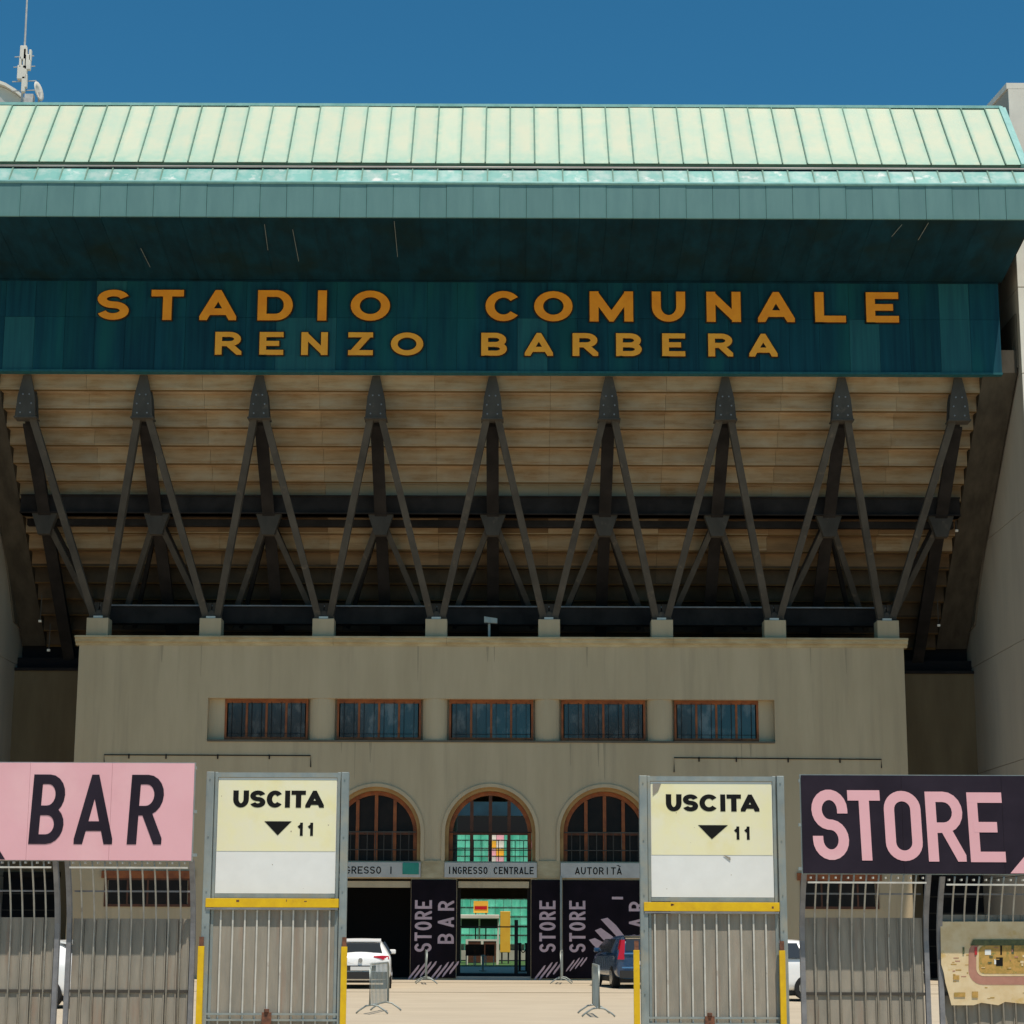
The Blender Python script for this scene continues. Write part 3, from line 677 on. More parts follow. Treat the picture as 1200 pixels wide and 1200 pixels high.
for i, (a, c) in enumerate(wx):
    b = MB(); zt, zb_ = zr1 - .002, zr0 + .03; fr = .07
    b.box(a, c, RY - .02, RY + .08, zt - .13, zt); b.box(a, c, RY - .02, RY + .08, zb_, zb_ + .09)
    b.box(a, a + fr, RY - .02, RY + .08, zb_ + .09, zt - .13); b.box(c - fr, c, RY - .02, RY + .08, zb_ + .09, zt - .13)
    w = b.build('window', wood_m, blk); w['_o'] = blk['_o']
    n = 4; pw_ = (c - a - 2 * fr) / n
    for j in range(n):
        x0 = a + fr + j * pw_
        if j: MB().box(x0 - .035, x0 + .035, RY - .01, RY + .06, zb_ + .09, zt - .13).build('mullion', wood_m, w)
        o = MB().box(x0 + .036, x0 + pw_ - .036, RY + .03, RY + .045, zb_ + .09, zt - .13).build('pane', glass_m, w)
        o.rotation_euler = (R(random.uniform(-.07, .07)), 0, 0)
    b = MB()
    for j in range(2 * n): b.box(a + fr + (j + .5) * pw_ / 2 - .008, a + fr + (j + .5) * pw_ / 2 + .008, RY - .04, RY - .024, zb_ + .06, zt - .1)
    for q in range(1): b.box(a + fr, c - fr, RY - .056, RY - .041, zb_ + .2, zb_ + .21)
    b.build('window_grille', steel_d, w)
# arched windows
for k in range(5):
    cx = acx[k]; n = 24
    # reveal moulding
    b = MB()
    for (r1, r0, y0, y1) in ((AR + .10, AR - .012, FY - .05, FY - .002),):
        for q in range(n):
            a0, a1 = math.pi * q / n, math.pi * (q + 1) / n
            def pt(r, a, y): return (cx + r * math.cos(a), y, zsp + r * math.sin(a))
            b.hexa([pt(r0, a0, y0), pt(r1, a0, y0), pt(r1, a0, y1), pt(r0, a0, y1), pt(r0, a1, y0), pt(r1, a1, y0), pt(r1, a1, y1), pt(r0, a1, y1)])
        for s in (-1, 1):
            xa, xb = sorted((cx + s * r0, cx + s * r1)); b.box(xa, xb, y0, y1, zA0 + .02, zsp)
    b.build('arch_moulding', plaster, blk)
    b = MB(); r1, r0, y0, y1 = AR - .004, AR - .13, FY + .1, FY + .4
    for q in range(n):
        a0, a1 = math.pi * q / n, math.pi * (q + 1) / n
        b.hexa([pt(r0, a0, y0), pt(r1, a0, y0), pt(r1, a0, y1), pt(r0, a0, y1), pt(r0, a1, y0), pt(r1, a1, y0), pt(r1, a1, y1), pt(r0, a1, y1)])
    for s in (-1, 1):
        xa, xb = sorted((cx + s * r0, cx + s * r1)); b.box(xa, xb, y0, y1, zA0 + .004, zsp)
    b.build('arch_reveal', plaster_trim, blk)
    r1 = AR - .135; r0 = r1 - .13; y0, y1 = FY + .3, FY + .42
    b = MB()
    for q in range(n):
        a0, a1 = math.pi * q / n, math.pi * (q + 1) / n
        b.hexa([pt(r0, a0, y0), pt(r1, a0, y0), pt(r1, a0, y1), pt(r0, a0, y1), pt(r0, a1, y0), pt(r1, a1, y0), pt(r1, a1, y1), pt(r0, a1, y1)])
    for s in (-1, 1):
        xa, xb = sorted((cx + s * r0, cx + s * r1)); b.box(xa, xb, y0, y1, zA0 + .004, zsp)
    w = b.build('arched_window', wood_m, blk)
    for q in (-1, 0, 1):
        x = cx + q * r0 * .5; h = math.sqrt(max(r0 ** 2 - (x - cx) ** 2, 0))
        MB().box(x - .055, x + .055, y0 + .02, y1 - .02, zA0 + .004, zsp + h).build('mullion', wood_m if k != 2 else wood_d, w)
    MB().box(cx - r0, cx + r0, y0 + .03, y1 - .03, zsp - .06, zsp + .04).build('transom', wood_d, w)
    if k != 2:
        pts = [(cx - r0, zA0 + .01), (cx + r0, zA0 + .01)] + [(cx + r0 * math.cos(math.pi * q / 16), zsp + r0 * math.sin(math.pi * q / 16)) for q in range(17)]
        MB().prism(pts, 'y', y1 - .03, y1 - .02).build('pane', glass_d, w)
    b = MB()
    for q in range(9):
        x = cx - r0 + 2 * r0 * (q + .5) / 9; b.box(x - .012, x + .012, FY + .14, FY + .16, zA0 + .01, zsp + (.05 if k != 2 else -.25))
    b.box(cx - r0 - .1, cx + r0 + .1, FY + .13, FY + .17, zsp + .0, zsp + .04); b.box(cx - r0 - .1, cx + r0 + .1, FY + .13, FY + .17, zA0 + .35, zA0 + .38)
    b.build('window_grille', steel if k != 2 else steel_d, w)
# red glazed amber lights behind the first arch are skipped; lintel signs
def lintel(a, c, text, ta, tc, lab):
    t = MB().box(fx(a, 1019), fx(c, 1019), FY - .12, FY - .004, Z(1028.5, FY - .1), Z(1011, FY - .1)).build('lintel_sign', sign_grey, blk)
    n = len(text); p_ = (tc - ta) / n
    for i, ch in enumerate(text):
        if ch == ' ': continue
        x0 = fx(ta + i * p_ + p_ * .1, 1019); x1 = fx(ta + (i + 1) * p_ - p_ * .1, 1019)
        letter(ch if ch != 'À' else 'A', on_plane(FY - .121), (x0, x1, Z(1024.5, FY - .1), Z(1016, FY - .1)), .036, print_black, t, depth=.004)
        if ch == 'À':
            xm = (x0 + x1) / 2; b = MB(); b.prism([(xm - .1, Z(1013.5, FY - .1)), (xm - .03, Z(1013.5, FY - .1)), (xm + .06, Z(1015.3, FY - .1)), (xm + .0, Z(1015.3, FY - .1))], 'y', FY - .126, FY - .121)
            b.build('accent', print_black, t)
    t['label'] = lab; return t
t = lintel(386, 493, 'INGRESSO I', 390, 462, 'grey lintel sign reading INGRESSO I with a green patch')
MB().box(fx(472, 1018), fx(491, 1018), FY - .14, FY - .121, Z(1025, FY - .1), Z(1011.5, FY - .1)).build('green_patch', MATS.get('gp') or mat('green_patch', (.02, .20, .15), (.03, .26, .2), rough=.5), t)
lintel(521, 629, 'INGRESSO CENTRALE', 524, 626, 'grey lintel sign reading INGRESSO CENTRALE')
lintel(657, 750, 'AUTORITÀ', 673, 729, 'grey lintel sign reading AUTORITÀ')
for a, c in ((493.5, 520.5), (629.5, 656.5)):
    MB().box(fx(a, 1019), fx(c, 1019), FY - .05, FY - .003, zL0 + .02, zA0 + .02).build('string_course', cornice_m, blk)
for a, c in ((386, 481), (537, 620)):
    MB().box(fx(a, 1037), fx(c, 1037), FY + .02, FY + .3, Z(1040.5, FY), Z(1033, FY)).build('shutter_box', plaster, blk)
# small ground floor windows behind the fences
for a, c in ((122, 224), (938, 1030)):
    x0, x1 = fx(a, 1050), fx(c, 1050); zt, zb_ = Z(1027, FY), Z(1064, FY)
    b = MB(); b.box(x0, x1, FY - .04, FY - .004, zt - .16, zt); b.box(x0, x1, FY - .04, FY - .004, zb_, zb_ + .08); b.box(x0, x0 + .1, FY - .04, FY - .004, zb_ + .08, zt - .16); b.box(x1 - .1, x1, FY - .04, FY - .004, zb_ + .08, zt - .16)
    w = b.build('window', wood_d, blk)
    MB().box(x0 - .1, x1 + .1, FY - .08, FY - .041, zt - .1, zt + .14).build('wooden_lintel', wood_m, blk)
    for j in range(4):
        q0 = x0 + .1 + (x1 - x0 - .2) * j / 4; q1 = x0 + .1 + (x1 - x0 - .2) * (j + 1) / 4
        MB().box(q0 + .03, q1 - .03, FY - .025, FY - .006, zb_ + .08, zt - .16).build('pane', glass_d, w)
        if j: MB().box(q0 - .029, q0 + .029, FY - .035, FY - .004, zb_ + .08, zt - .16).build('mullion', wood_d, w)
# glazed centre door frame
dx0, dx1 = O[1]
b = MB(); zD = Z(1041, FY)
b.box(dx0, dx0 + .12, FY + .35, FY + .45, 0, zD); b.box(dx1 - .12, dx1, FY + .35, FY + .45, 0, zD); b.box(dx0 + .12, dx1 - .12, FY + .35, FY + .45, 0, .2)
xm = fx(605, 1100); b.box(xm - .06, xm + .06, FY + .35, FY + .45, .2, Z(1078, FY)); b.box(dx0 + .12, dx1 - .12, FY + .36, FY + .44, Z(1087, FY), Z(1085.5, FY))
b.build('door_frame', black_m, blk)
MB().box(dx0, dx1, FY + .01, FY + .5, .004, .11).build('door_step', stand_c, blk)

# ---------------------------------------------------------------- banners
def banner(a, c, lab):
    t = thing('banner', lab, 'banner', (fx((a + c) / 2, 1090), FY - .06, 0))
    MB().box(fx(a, 1090), fx(c, 1090), FY - .05, FY - .006, .06, Z(1031, FY - .05)).build('cloth', banner_m, t)
    return t
def vtext(t, word, px0, px1, py_bottom, py_top, w=.085, gap=.1):
    "runs upwards, tops of the letters to the left"
    n = len(word); zb_, zt = Z(py_bottom, FY - .05), Z(py_top, FY - .05); st = (zt - zb_) / n
    x0, x1 = fx(px0, 1090), fx(px1, 1090)
    fn = lambda u, v, o: (x1 - v, FY - .051 - o, u)
    for i, ch in enumerate(word):
        letter(ch, fn, (zb_ + i * st + st * gap, zb_ + (i + 1) * st - st * gap, 0, x1 - x0), w, pink_print, t, depth=.004, cond=False)
def wing(t, cx, cy, s, mirror=1, n=4):
    "four slanted feathers"
    for k in range(n):
        b = MB(); dx = (k - (n - 1) / 2) * 4.2 * s; L = (20 - 3.0 * abs(k - 1)) * s
        pts = []
        for (u, v) in ((-.5, -.12), (-.38, -.16), (.30, -.16), (.5, .0), (.42, .14), (-.30, .12), (-.48, .02)):
            a = R(52); lx, ly = u * L, v * 8.5 * s / 1.4
            pts.append((cx + mirror * (dx * 1.25 + lx * math.cos(a) - ly * math.sin(a)), cy - dx * .35 - (lx * math.sin(a) + ly * math.cos(a))))
        b.prism([(fx(p[0], 1090), Z(p[1], FY - .05)) for p in pts], 'y', FY - .056, FY - .051)
        b.build('emblem_feather', pink_print, t)
t = banner(481.5, 534.5, 'black banner with pink upright words STORE and BAR between the left opening and glass door')
vtext(t, 'STORE', 486, 506, 1117, 1054); vtext(t, 'BAR', 513, 532, 1110, 1052, .085, .2); wing(t, 496, 1137, 1.35); wing(t, 522, 1137, 1.35)
t = banner(622.5, 656.5, 'narrow black banner with one pink upright word STORE right of the glass door')
vtext(t, 'STORE', 632, 651, 1117, 1054); wing(t, 643, 1137, 1.35)
t = banner(659.5, 786, 'wide black banner with pink word STORE and large winged emblem behind the blue car')
vtext(t, 'STORE', 667, 686, 1117, 1054); wing(t, 676, 1129, 1.0)
vtext(t, 'BAR', 737, 757, 1110, 1052, .085, .2)
for pts in (((690, 1101), (697, 1099), (707, 1104), (711, 1111), (708, 1118), (702, 1114), (694, 1106)), ((697, 1090), (704, 1087), (718, 1097), (721, 1104), (716, 1110), (706, 1100)), ((704, 1077), (712, 1075), (722, 1084), (736, 1102), (729, 1104), (716, 1090))):
    MB().prism([(fx(p[0], 1090), Z(p[1], FY - .05)) for p in pts], 'y', FY - .056, FY - .051).build('emblem_feather', pink_print, t)
MB().box(fx(717, 1052), fx(730, 1052), FY - .056, FY - .051, Z(1053.5, FY), Z(1050.5, FY)).build('emblem_bar', pink_print, t)
# slim pole between banners
p = P(657.5, 1090, FY - .2); t = MB().tube([(p.x, p.y, 0), (p.x, p.y, zL0 + .1)], .035, 8).build('downpipe', galv, None, origin=(p.x, p.y, 0), loc=(p.x, p.y, 0))
tag(t, 'thin grey downpipe between the two right hand black banners', 'downpipe')
# CCTV camera on the cornice
p = P(575, 745, FY + .1)
t = thing('cctv_camera', 'small white cctv camera standing on the cornice between the middle pedestals', 'camera', (p.x, p.y, zc1 + .03))
MB().tube([(p.x - .05, p.y, zc1 + .031), (p.x - .05, p.y, Z(731, FY + .1))], .045, 8).build('post', galv, t)
MB().hexa([Vector(q) for q in ((p.x - .22, p.y - .12, Z(730, p.y)), (p.x + .22, p.y - .25, Z(731.5, p.y)), (p.x + .22, p.y - .1, Z(731.5, p.y)), (p.x - .22, p.y + .06, Z(730, p.y)), (p.x - .22, p.y - .12, Z(723, p.y)), (p.x + .22, p.y - .25, Z(726, p.y)), (p.x + .22, p.y - .1, Z(726, p.y)), (p.x - .22, p.y + .06, Z(723, p.y)))]).build('housing', galv, t)

# ---------------------------------------------------------------- far stand seen through the passage
st = thing('opposite_stand', 'far seating stand with rows of teal seats seen through the central passage', 'grandstand', (0, 100, 0))
seat = None; SX0, SX1 = X(500, 1000, 100) , X(660, 1000, 100)
for r_ in range(13):
    y = 100 + r_ * .75; z = .5 + r_ * .45
    MB().box(SX0 - 3, SX1 + 3, y, y + .75, z - .45, z).build('stand_step', stand_c, st)
    ns = 16
    for i in range(ns):
        x = SX0 + (SX1 - SX0) * (i + .5) / ns
        if seat is None:
            b = MB(); b.box(-.2, .2, -.02, .36, 0, .05); b.box(-.2, .2, .3, .36, .05, .38); b.box(-.03, .03, .1, .2, -.3, 0)
            me = bpy.data.meshes.new('stadium_seat'); me.from_pydata(b.v, [], b.f); me.materials.append(seat_m); seat = me
        o = bpy.data.objects.new('stadium_seat', seat); C.objects.link(o); o.parent = st; o.location = (x, y + .3 - 100, z + .3)
        if (i in (7, 8) and r_ > 8) or random.random() < .035: o.data = seat.copy(); o.data.materials[0] = (amber_board, white_m, board_pink)[(r_ + i) % 3] if r_ > 7 else white_m
MB().box(SX0 + 2.55, SX0 + 3.2, 97.3, 103.5, 3.2, 5.0).build('stair_wall', amber_board, st) if False else None
MB().prism([(110.6, Z(956, 110.6)), (118, Z(956, 110.6) - .4), (118, Z(956, 110.6) + 7), (110.6, Z(905, 110.6))], 'x', SX0 - 4, SX1 + 4).build('stand_canopy', mat('blue_canopy', (.02, .07, .11), (.012, .04, .06), scale=.5), st)
MB().box(SX0 - 4, SX1 + 4, 110.2, 110.5, 3, 7.5).build('stand_back', black_m, st)
# amber banner and orange steps in the stand
def put(px0, px1, py0, py1, Y, d, name, m, lab, cat):
    x0, x1 = X(px0, py0, Y), X(px1, py0, Y); z0, z1 = max(0, Z(py1, Y)), Z(py0, Y)
    o = MB().box(0, x1 - x0, 0, d, 0, z1 - z0).build(name, m, None, loc=(x0, Y, z0), bevel=.02); return tag(o, lab, cat)
for (a, c, q0, q1, Y, nm, m_, lab) in ((555, 571, 1056, 1070, 90, 'hanging_panel', amber_board, 'small amber panel with red stripe seen high through the glass door'),
                                       (586, 598, 1068, 1112, 82, 'totem', amber_board, 'tall amber totem inside the glass door opening'),):
    pass
t = thing('amber_totem', 'tall amber totem seen through the centre door', 'totem', (X(592, 1100, 93), 93, 0))
a, c = X(586, 1100, 93), X(598, 1100, 93); MB().box(a, c, 93, 93.3, .5, Z(1068, 93)).build('panel', amber_board, t, bevel=.02); MB().box(a + .05, a + .12, 93.1, 93.2, 0, .5).build('leg', plastic_d, t); MB().box(c - .12, c - .05, 93.1, 93.2, 0, .5).build('leg', plastic_d, t)
t = thing('amber_notice', 'small amber and red notice on two posts high in the centre door view', 'sign', (X(563, 1060, 95), 95, 0))
a, c = X(555, 1062, 95), X(572, 1062, 95); MB().box(a, c, 95, 95.1, Z(1070, 95), Z(1056, 95)).build('panel', amber_board, t); MB().box(a + .05, c - .05, 94.98, 94.998, Z(1066, 95), Z(1062, 95)).build('red_stripe', red_lens, t)
for x in (a + .1, c - .1): MB().box(x - .03, x + .03, 95.02, 95.08, 0, Z(1070, 95)).build('post', steel, t)
t = thing('players_shelter', 'white roofed shelter with dark back panel seen through the centre door', 'shelter', (X(560, 1100, 94), 94, 0))
a, c = X(538, 1100, 94), X(585, 1100, 94)
MB().box(a, c, 93.4, 95, Z(1077, 94), Z(1072, 94)).build('shelter_roof', white_m, t, bevel=.03); MB().box(a + .05, c - .05, 94.6, 94.7, Z(1088, 94), Z(1077, 94)).build('back_panel', plastic_d, t)
for x in (a + .05, (a + c) / 2, c - .05): MB().box(x - .04, x + .04, 94.4, 94.5, 0, Z(1077, 94)).build('post', white_m, t)
t = thing('wooden_screen', 'low pair of brown wooden screens in a pale frame inside the passage', 'screen', (X(565, 1120, 91), 91, 0))
a, c = X(547, 1120, 91), X(583, 1120, 91); zt = Z(1103, 91); zb_ = Z(1128, 91)
for k in range(2):
    x0 = a + (c - a) * k / 2; x1 = a + (c - a) * (k + 1) / 2; MB().box(x0 + .06, x1 - .06, 91, 91.06, zb_, zt).build('wooden_panel', wood_d, t)
b = MB(); b.box(a - .05, c + .05, 90.98, 91.08, zt, zt + .08)
for k in range(3): x = a + (c - a) * k / 2; b.box(x - .05, x + .05, 90.98, 91.08, 0, zt)
b.build('screen_frame', white_m, t)

for px, m_, nm, lab, h in ((566, white_m, 'marker_post', 'small white marker post low in the middle of the glass door view', .55), (609, plastic_d, 'queue_post', 'black queue post right of the amber totem', 1.0), (617, plastic_d, 'queue_post', 'black queue post at the right edge of the glass door view', 1.0)):
    Yq = 78.0; x = X(px, 1130, Yq); t = thing(nm, lab, 'post', (x, Yq, 0))
    MB().tube([(x, Yq, .0), (x, Yq, h)], .05, 10).build('shaft', m_, t); MB().tube([(x, Yq, 0), (x, Yq, .04)], .16, 14).build('base', m_, t); MB().tube([(x, Yq, h), (x, Yq, h + .06)], .07, 10).build('knob', m_, t)
xa, xb = X(609, 1130, 78), X(617, 1130, 78); t = MB().tube([(xa + (xb - xa) * k / 8, 77.95, .92 - .22 * math.sin(math.pi * k / 8)) for k in range(9)], .018, 6).build('queue_rope', plastic_d, None); tag(t, 'black rope sagging between the two queue posts', 'rope')
for k, px in enumerate((551, 562, 574)):
    Yq = 88.5; x = X(px, 1120, Yq); t = thing('bench_seat', ('left', 'middle', 'right')[k] + ' one of three small brown seats before the wooden screens', 'chair', (x, Yq, 0), group='brown seats inside the passage')
    MB().box(x - .2, x + .2, Yq - .2, Yq + .2, .42, .47).build('seat', wood_d, t); MB().box(x - .2, x + .2, Yq + .16, Yq + .2, .47, .9).build('backrest', wood_d, t)
    for a_ in (-.17, .17):
        for b_ in (-.17, .17): MB().box(x + a_ - .02, x + a_ + .02, Yq + b_ - .02, Yq + b_ + .02, 0, .42).build('leg', white_m, t)
# ---------------------------------------------------------------- mast, dish and roof behind, top left
p = P(29, 60, 78); 
t = thing('antenna_mast', 'tall thin radio mast with panel antennas rising above the roof at top left', 'antenna', (p.x, 78, RT.z))
z0 = RT.z - .05; zt = Z(-30, 78, 33)
MB().tube([(X(27, 118, 78), 78, z0), (X(31.5, 0, 78), 78, zt)], .07, 8, .035).build('mast_pole', mast_m, t)
def mq(px, py): return P(px, py, 77.9)
for (px, py, w_, h_) in ((28, 63, .14, .62), (33, 74, .13, .68), (26.5, 86, .2, .62), (30, 70, .08, .9), (36, 66, .05, .5), (24.5, 74, .05, .5), (28, 100, .08, .7), (31, 96, .05, .6)):
    q = mq(px, py); b = MB(); b.box(q.x - w_, q.x + w_, 77.75, 77.95, q.z - h_ / 2, q.z + h_ / 2); b.build('panel_antenna', white_m, t, bevel=.03)
for (px, py, L) in ((28, 95, .5), (28, 66, .4), (28, 78, .45), (27, 106, .5)):
    q = mq(px, py); MB().tube([(q.x - L, 77.97, q.z), (q.x + L, 77.97, q.z + .05)], .025, 5).build('cross_arm', mast_m, t)
q = P(45.5, 107, 77); t = thing('satellite_dish', 'small tilted satellite dish beside the mast on the roof edge', 'satellite dish', (q.x, 77, RT.z))
b = MB(); n = 14; rim = []; i0 = 0
b.v.append((0, 0, -.12)); 
for rr, dz in ((.22, -.04), (.40, .03)):
    for k in range(n): a = 2 * math.pi * k / n; b.v.append((rr * math.cos(a), rr * math.sin(a), dz))
for k in range(n): b.f.append((0, 1 + k, 1 + (k + 1) % n)); b.f.append((1 + k, 1 + n + k, 1 + n + (k + 1) % n, 1 + (k + 1) % n))
rot = Matrix.Rotation(R(80), 3, 'Y') @ Matrix.Identity(3); rot = Matrix.Rotation(R(-12), 3, 'Z') @ rot
b.v = [tuple(rot @ Vector(v) + Vector((q.x, 77, q.z))) for v in b.v]
d = b.build('dish', white_m, t, smooth=True); md = d.modifiers.new('s', 'SOLIDIFY'); md.thickness = .04
b = MB().tube([(q.x, 77.1, RT.z - .02), (q.x, 77.1, q.z)], .05, 6); b.box(q.x - .55, q.x - .2, 76.9, 77.2, RT.z - .02, Z(113, 77)); b.build('bracket', mast_m, t)
# white arched roof
t = thing('arched_roof_building', 'white curved roof edge just showing above the green roof at far left', 'building', (X(-20, 110, 84), 84, 0))
arc = [(X(-90, 110, 84), RT.z - .3)] + [(X(px, 110, 84), Z(py, 84)) for px, py in ((-90, 98), (-60, 93), (-30, 94), (-10, 98.5), (6, 104), (18, 111), (26, 117))] + [(X(26, 110, 84), RT.z - .3)]
MB().prism(arc, 'y', 84.2, 92).build('arched_wall', white_m, t)
arc2 = [(x, z) for x, z in arc[1:-1]]; b = MB()
for k in range(len(arc2) - 1):
    p0, p1 = arc2[k], arc2[k + 1]; b.hexa([(p0[0], 83.9, p0[1] + .02), (p1[0], 83.9, p1[1] + .02), (p1[0], 92.2, p1[1] + .02), (p0[0], 92.2, p0[1] + .02), (p0[0], 83.9, p0[1] + .17), (p1[0], 83.9, p1[1] + .17), (p1[0], 92.2, p1[1] + .17), (p0[0], 92.2, p0[1] + .17)])
b.build('roof_rim', white_m, t)

# ================================================================== FENCES AND GATES
GY = 27.0
gx = lambda px, py=1100: X(px, py, GY)
def curve_pts(x, zt, lean=.34, zb_=0.0, yoff=0):
    "upright bar whose head sweeps out towards the street"
    z1 = 1.55; out = [(x, GY + yoff, zb_), (x, GY + yoff, z1)]
    for k in range(1, 6):
        t_ = k / 5; out.append((x, GY + yoff - lean * t_ ** 1.7, z1 + (zt - z1) * t_))
    return out
zTop = Z(1009, GY - .34); zRail = Z(1018.5, GY - .32)
def fence(px0, px1, ptop, plab, zsh_px, n, lean_top=0):
    x0, x1 = gx(px0), gx(px1)
    t = thing('fence_panel', plab, 'fence', ((x0 + x1) / 2, GY, 0), group='fence panels with bent out bars')
    dz = -(ptop - 1009) / 88.0
    for x in (x0, x1):
        pts = curve_pts(x, zTop + dz)
        b = MB()
        for k in range(len(pts) - 1):
            p, q = Vector(pts[k]), Vector(pts[k + 1]); w_ = .031
            b.hexa([p + Vector((-w_, -.03, 0)), p + Vector((w_, -.03, 0)), p + Vector((w_, .05, 0)), p + Vector((-w_, .05, 0)), q + Vector((-w_, -.03, 0)), q + Vector((w_, -.03, 0)), q + Vector((w_, .05, 0)), q + Vector((-w_, .05, 0))])
        b.build('fence_post', post_m, t)
    bar = None; st_ = (x1 - x0) / (n + 1)
    for i in range(n):
        x = x0 + st_ * (i + 1)
        if bar is None: bar = MB().tube(curve_pts(x, zTop + dz), .0125, 6).build('bar', bar_m, t, smooth=True); bx = x
        else: share(bar, t, (x - bx, 0, 0))
    MB().box(x0 + .04, x1 - .04, GY - .378, GY - .352, zRail + dz - .010, zRail + dz + .012).build('top_rail', rib_steel, t)
    MB().box(x0 + .04, x1 - .04, GY + .02, GY + .05, Z(1047, GY), Z(1045, GY)).build('middle_rail', post_m, t)
    zs_ = Z(zsh_px, GY)
    for i in range(n + 1): xx = x0 + st_ * (i + .5); MB().box(xx - .008, xx + .008, GY - .385, GY - .30, zRail + dz + .05, zRail + dz + .075).build('bolt', rib_steel, t)
    # sheet in upright strips
    ns = n + 1; strip = None
    for i in range(ns):
        xa = x0 + .04 + (x1 - x0 - .08) * i / ns
        if strip is None:
            w_ = (x1 - x0 - .08) / ns; b = MB(); b.box(xa, xa + w_ - .006, GY + .03, GY + .045, .1, zs_); b.box(xa + w_ - .022, xa + w_ - .006, GY + .015, GY + .03, .1, zs_); strip = b.build('sheet_strip', sheet_m, t); sx = xa
        else: share(strip, t, (xa - sx, random.uniform(-.004, .004), 0))
    MB().box(x0 + .04, x1 - .04, GY + .02, GY + .034, Z(1165, GY), Z(1161, GY)).build('lower_rail', post_m, t) if False else MB().box(x0 + .04, x1 - .04, GY + .008, GY + .028, Z(1165, GY), Z(1161.5, GY)).build('lower_rail', steel, t)
    MB().box(x0 + .04, x1 - .04, GY + .05, GY + .07, .1, zs_ - .02).build('sheet_backing', post_m, t)
    return t
fence(-70, 67, 1009, 'grey steel fence panel at the left edge under the pink BAR board', 1077, 9)
fence(81, 226, 1009, 'grey steel fence panel between the left gap and the left exit gate', 1078, 9)
fence(940, 1085, 1023, 'grey steel fence panel right of the right exit gate under the STORE board', 1074, 9)
fence(1101, 1244, 1025, 'grey steel fence panel at the right edge carrying the torn map poster', 1070, 9)

# sign boards on the fence heads
def board(px0, px1, y0, y1, m, lab, name):
    Yb = GY - .40; x0, x1 = X(px0, y0, Yb), X(px1, y0, Yb)
    t = thing(name, lab, 'sign', ((x0 + x1) / 2, Yb, Z(y1, Yb, (px0 + px1) / 2)))
    z0, z1 = Z(y1, Yb, (px0 + px1) / 2), Z(y0, Yb, (px0 + px1) / 2)
    for k in range(3):
        xa, xb = x0 + (x1 - x0) * k / 3, x0 + (x1 - x0) * (k + 1) / 3
        MB().box(xa + (.0015 if k else 0), xb - (.0015 if k < 2 else 0), Yb, Yb + .02, z0, z1).build('panel', m, t)
    b = MB(); b.box(x0 - .015, x1 + .015, Yb + .022, Yb + .05, z0 - .012, z0 + .03); b.box(x0 - .015, x1 + .015, Yb + .022, Yb + .05, z1 - .03, z1 + .012)
    b.box(x0 - .015, x0 + .03, Yb + .022, Yb + .05, z0 + .03, z1 - .03); b.box(x1 - .03, x1 + .015, Yb + .022, Yb + .05, z0 + .03, z1 - .03)
    b.build('back_frame', galv, t)
    for px in (px0, px1):
        for py in (y0 + 6, (y0 + y1) / 2, y1 - 6):
            q = P(px, py, Yb + .03); 
            MB().box(q.x - .03, q.x + .03, q.y - .01, q.y + .03, q.z - .02, q.z + .02).build('clip', galv, t)
    return t, Yb
t, Yb = board(-60, 228, 894, 1008, board_pink, 'pink board with dark condensed word BAR above the left fence', 'bar_board')
for ch, a, c in (('B', 35, 77), ('A', 88, 133), ('R', 150, 193)):
    z0, z1 = Z(991, Yb), Z(909.5, Yb)
    if ch == 'A': box_ = (X(a, 950, Yb), X(c, 950, Yb), z0, z1)
    else: box_ = (X(a, 950, Yb), X(c, 950, Yb) - .03, z0, z1)
    letter(ch, on_plane(Yb - .001), box_, .125, board_dark, t, depth=.004, cond=True, shear=(.04 if ch != 'A' else 0))
MB().prism([(X(-30, 1005, Yb), Z(1007, Yb, 0)), (X(6, 1005, Yb), Z(1007, Yb, 0)), (X(-8, 990, Yb), Z(985, Yb, 0)), (X(-30, 990, Yb), Z(960, Yb, 0))], 'y', Yb - .005, Yb - .001).build('dark_corner', board_dark, t)
t, Yb = board(938.5, 1290, 909, 1024, board_dark, 'dark board with pink condensed word STORE above the right fence', 'store_board')
for ch, a, c in (('S', 953, 995), ('T', 996, 1034), ('O', 1038, 1081), ('R', 1087, 1131), ('E', 1136, 1177)):
    dy = (a - 953) / 200 * 3.0
    z0, z1 = Z(1006.5 + dy * .7, Yb), Z(924 + dy, Yb)
    w_ = .135
    letter(ch, on_plane(Yb - .001), (X(a, 965, Yb) , X(c, 965, Yb), z0, z1), w_, board_pink, t, depth=.004, cond=True, shear=-.03)
MB().prism([(X(1184, 1022, Yb), Z(1023.5, Yb, 1200)), (X(1260, 1022, Yb), Z(1023.5, Yb, 1200)), (X(1260, 1000, Yb), Z(920, Yb, 1200)), (X(1201, 1000, Yb), Z(1003, Yb, 1200))], 'y', Yb - .005, Yb - .001).build('pink_corner', board_pink, t)

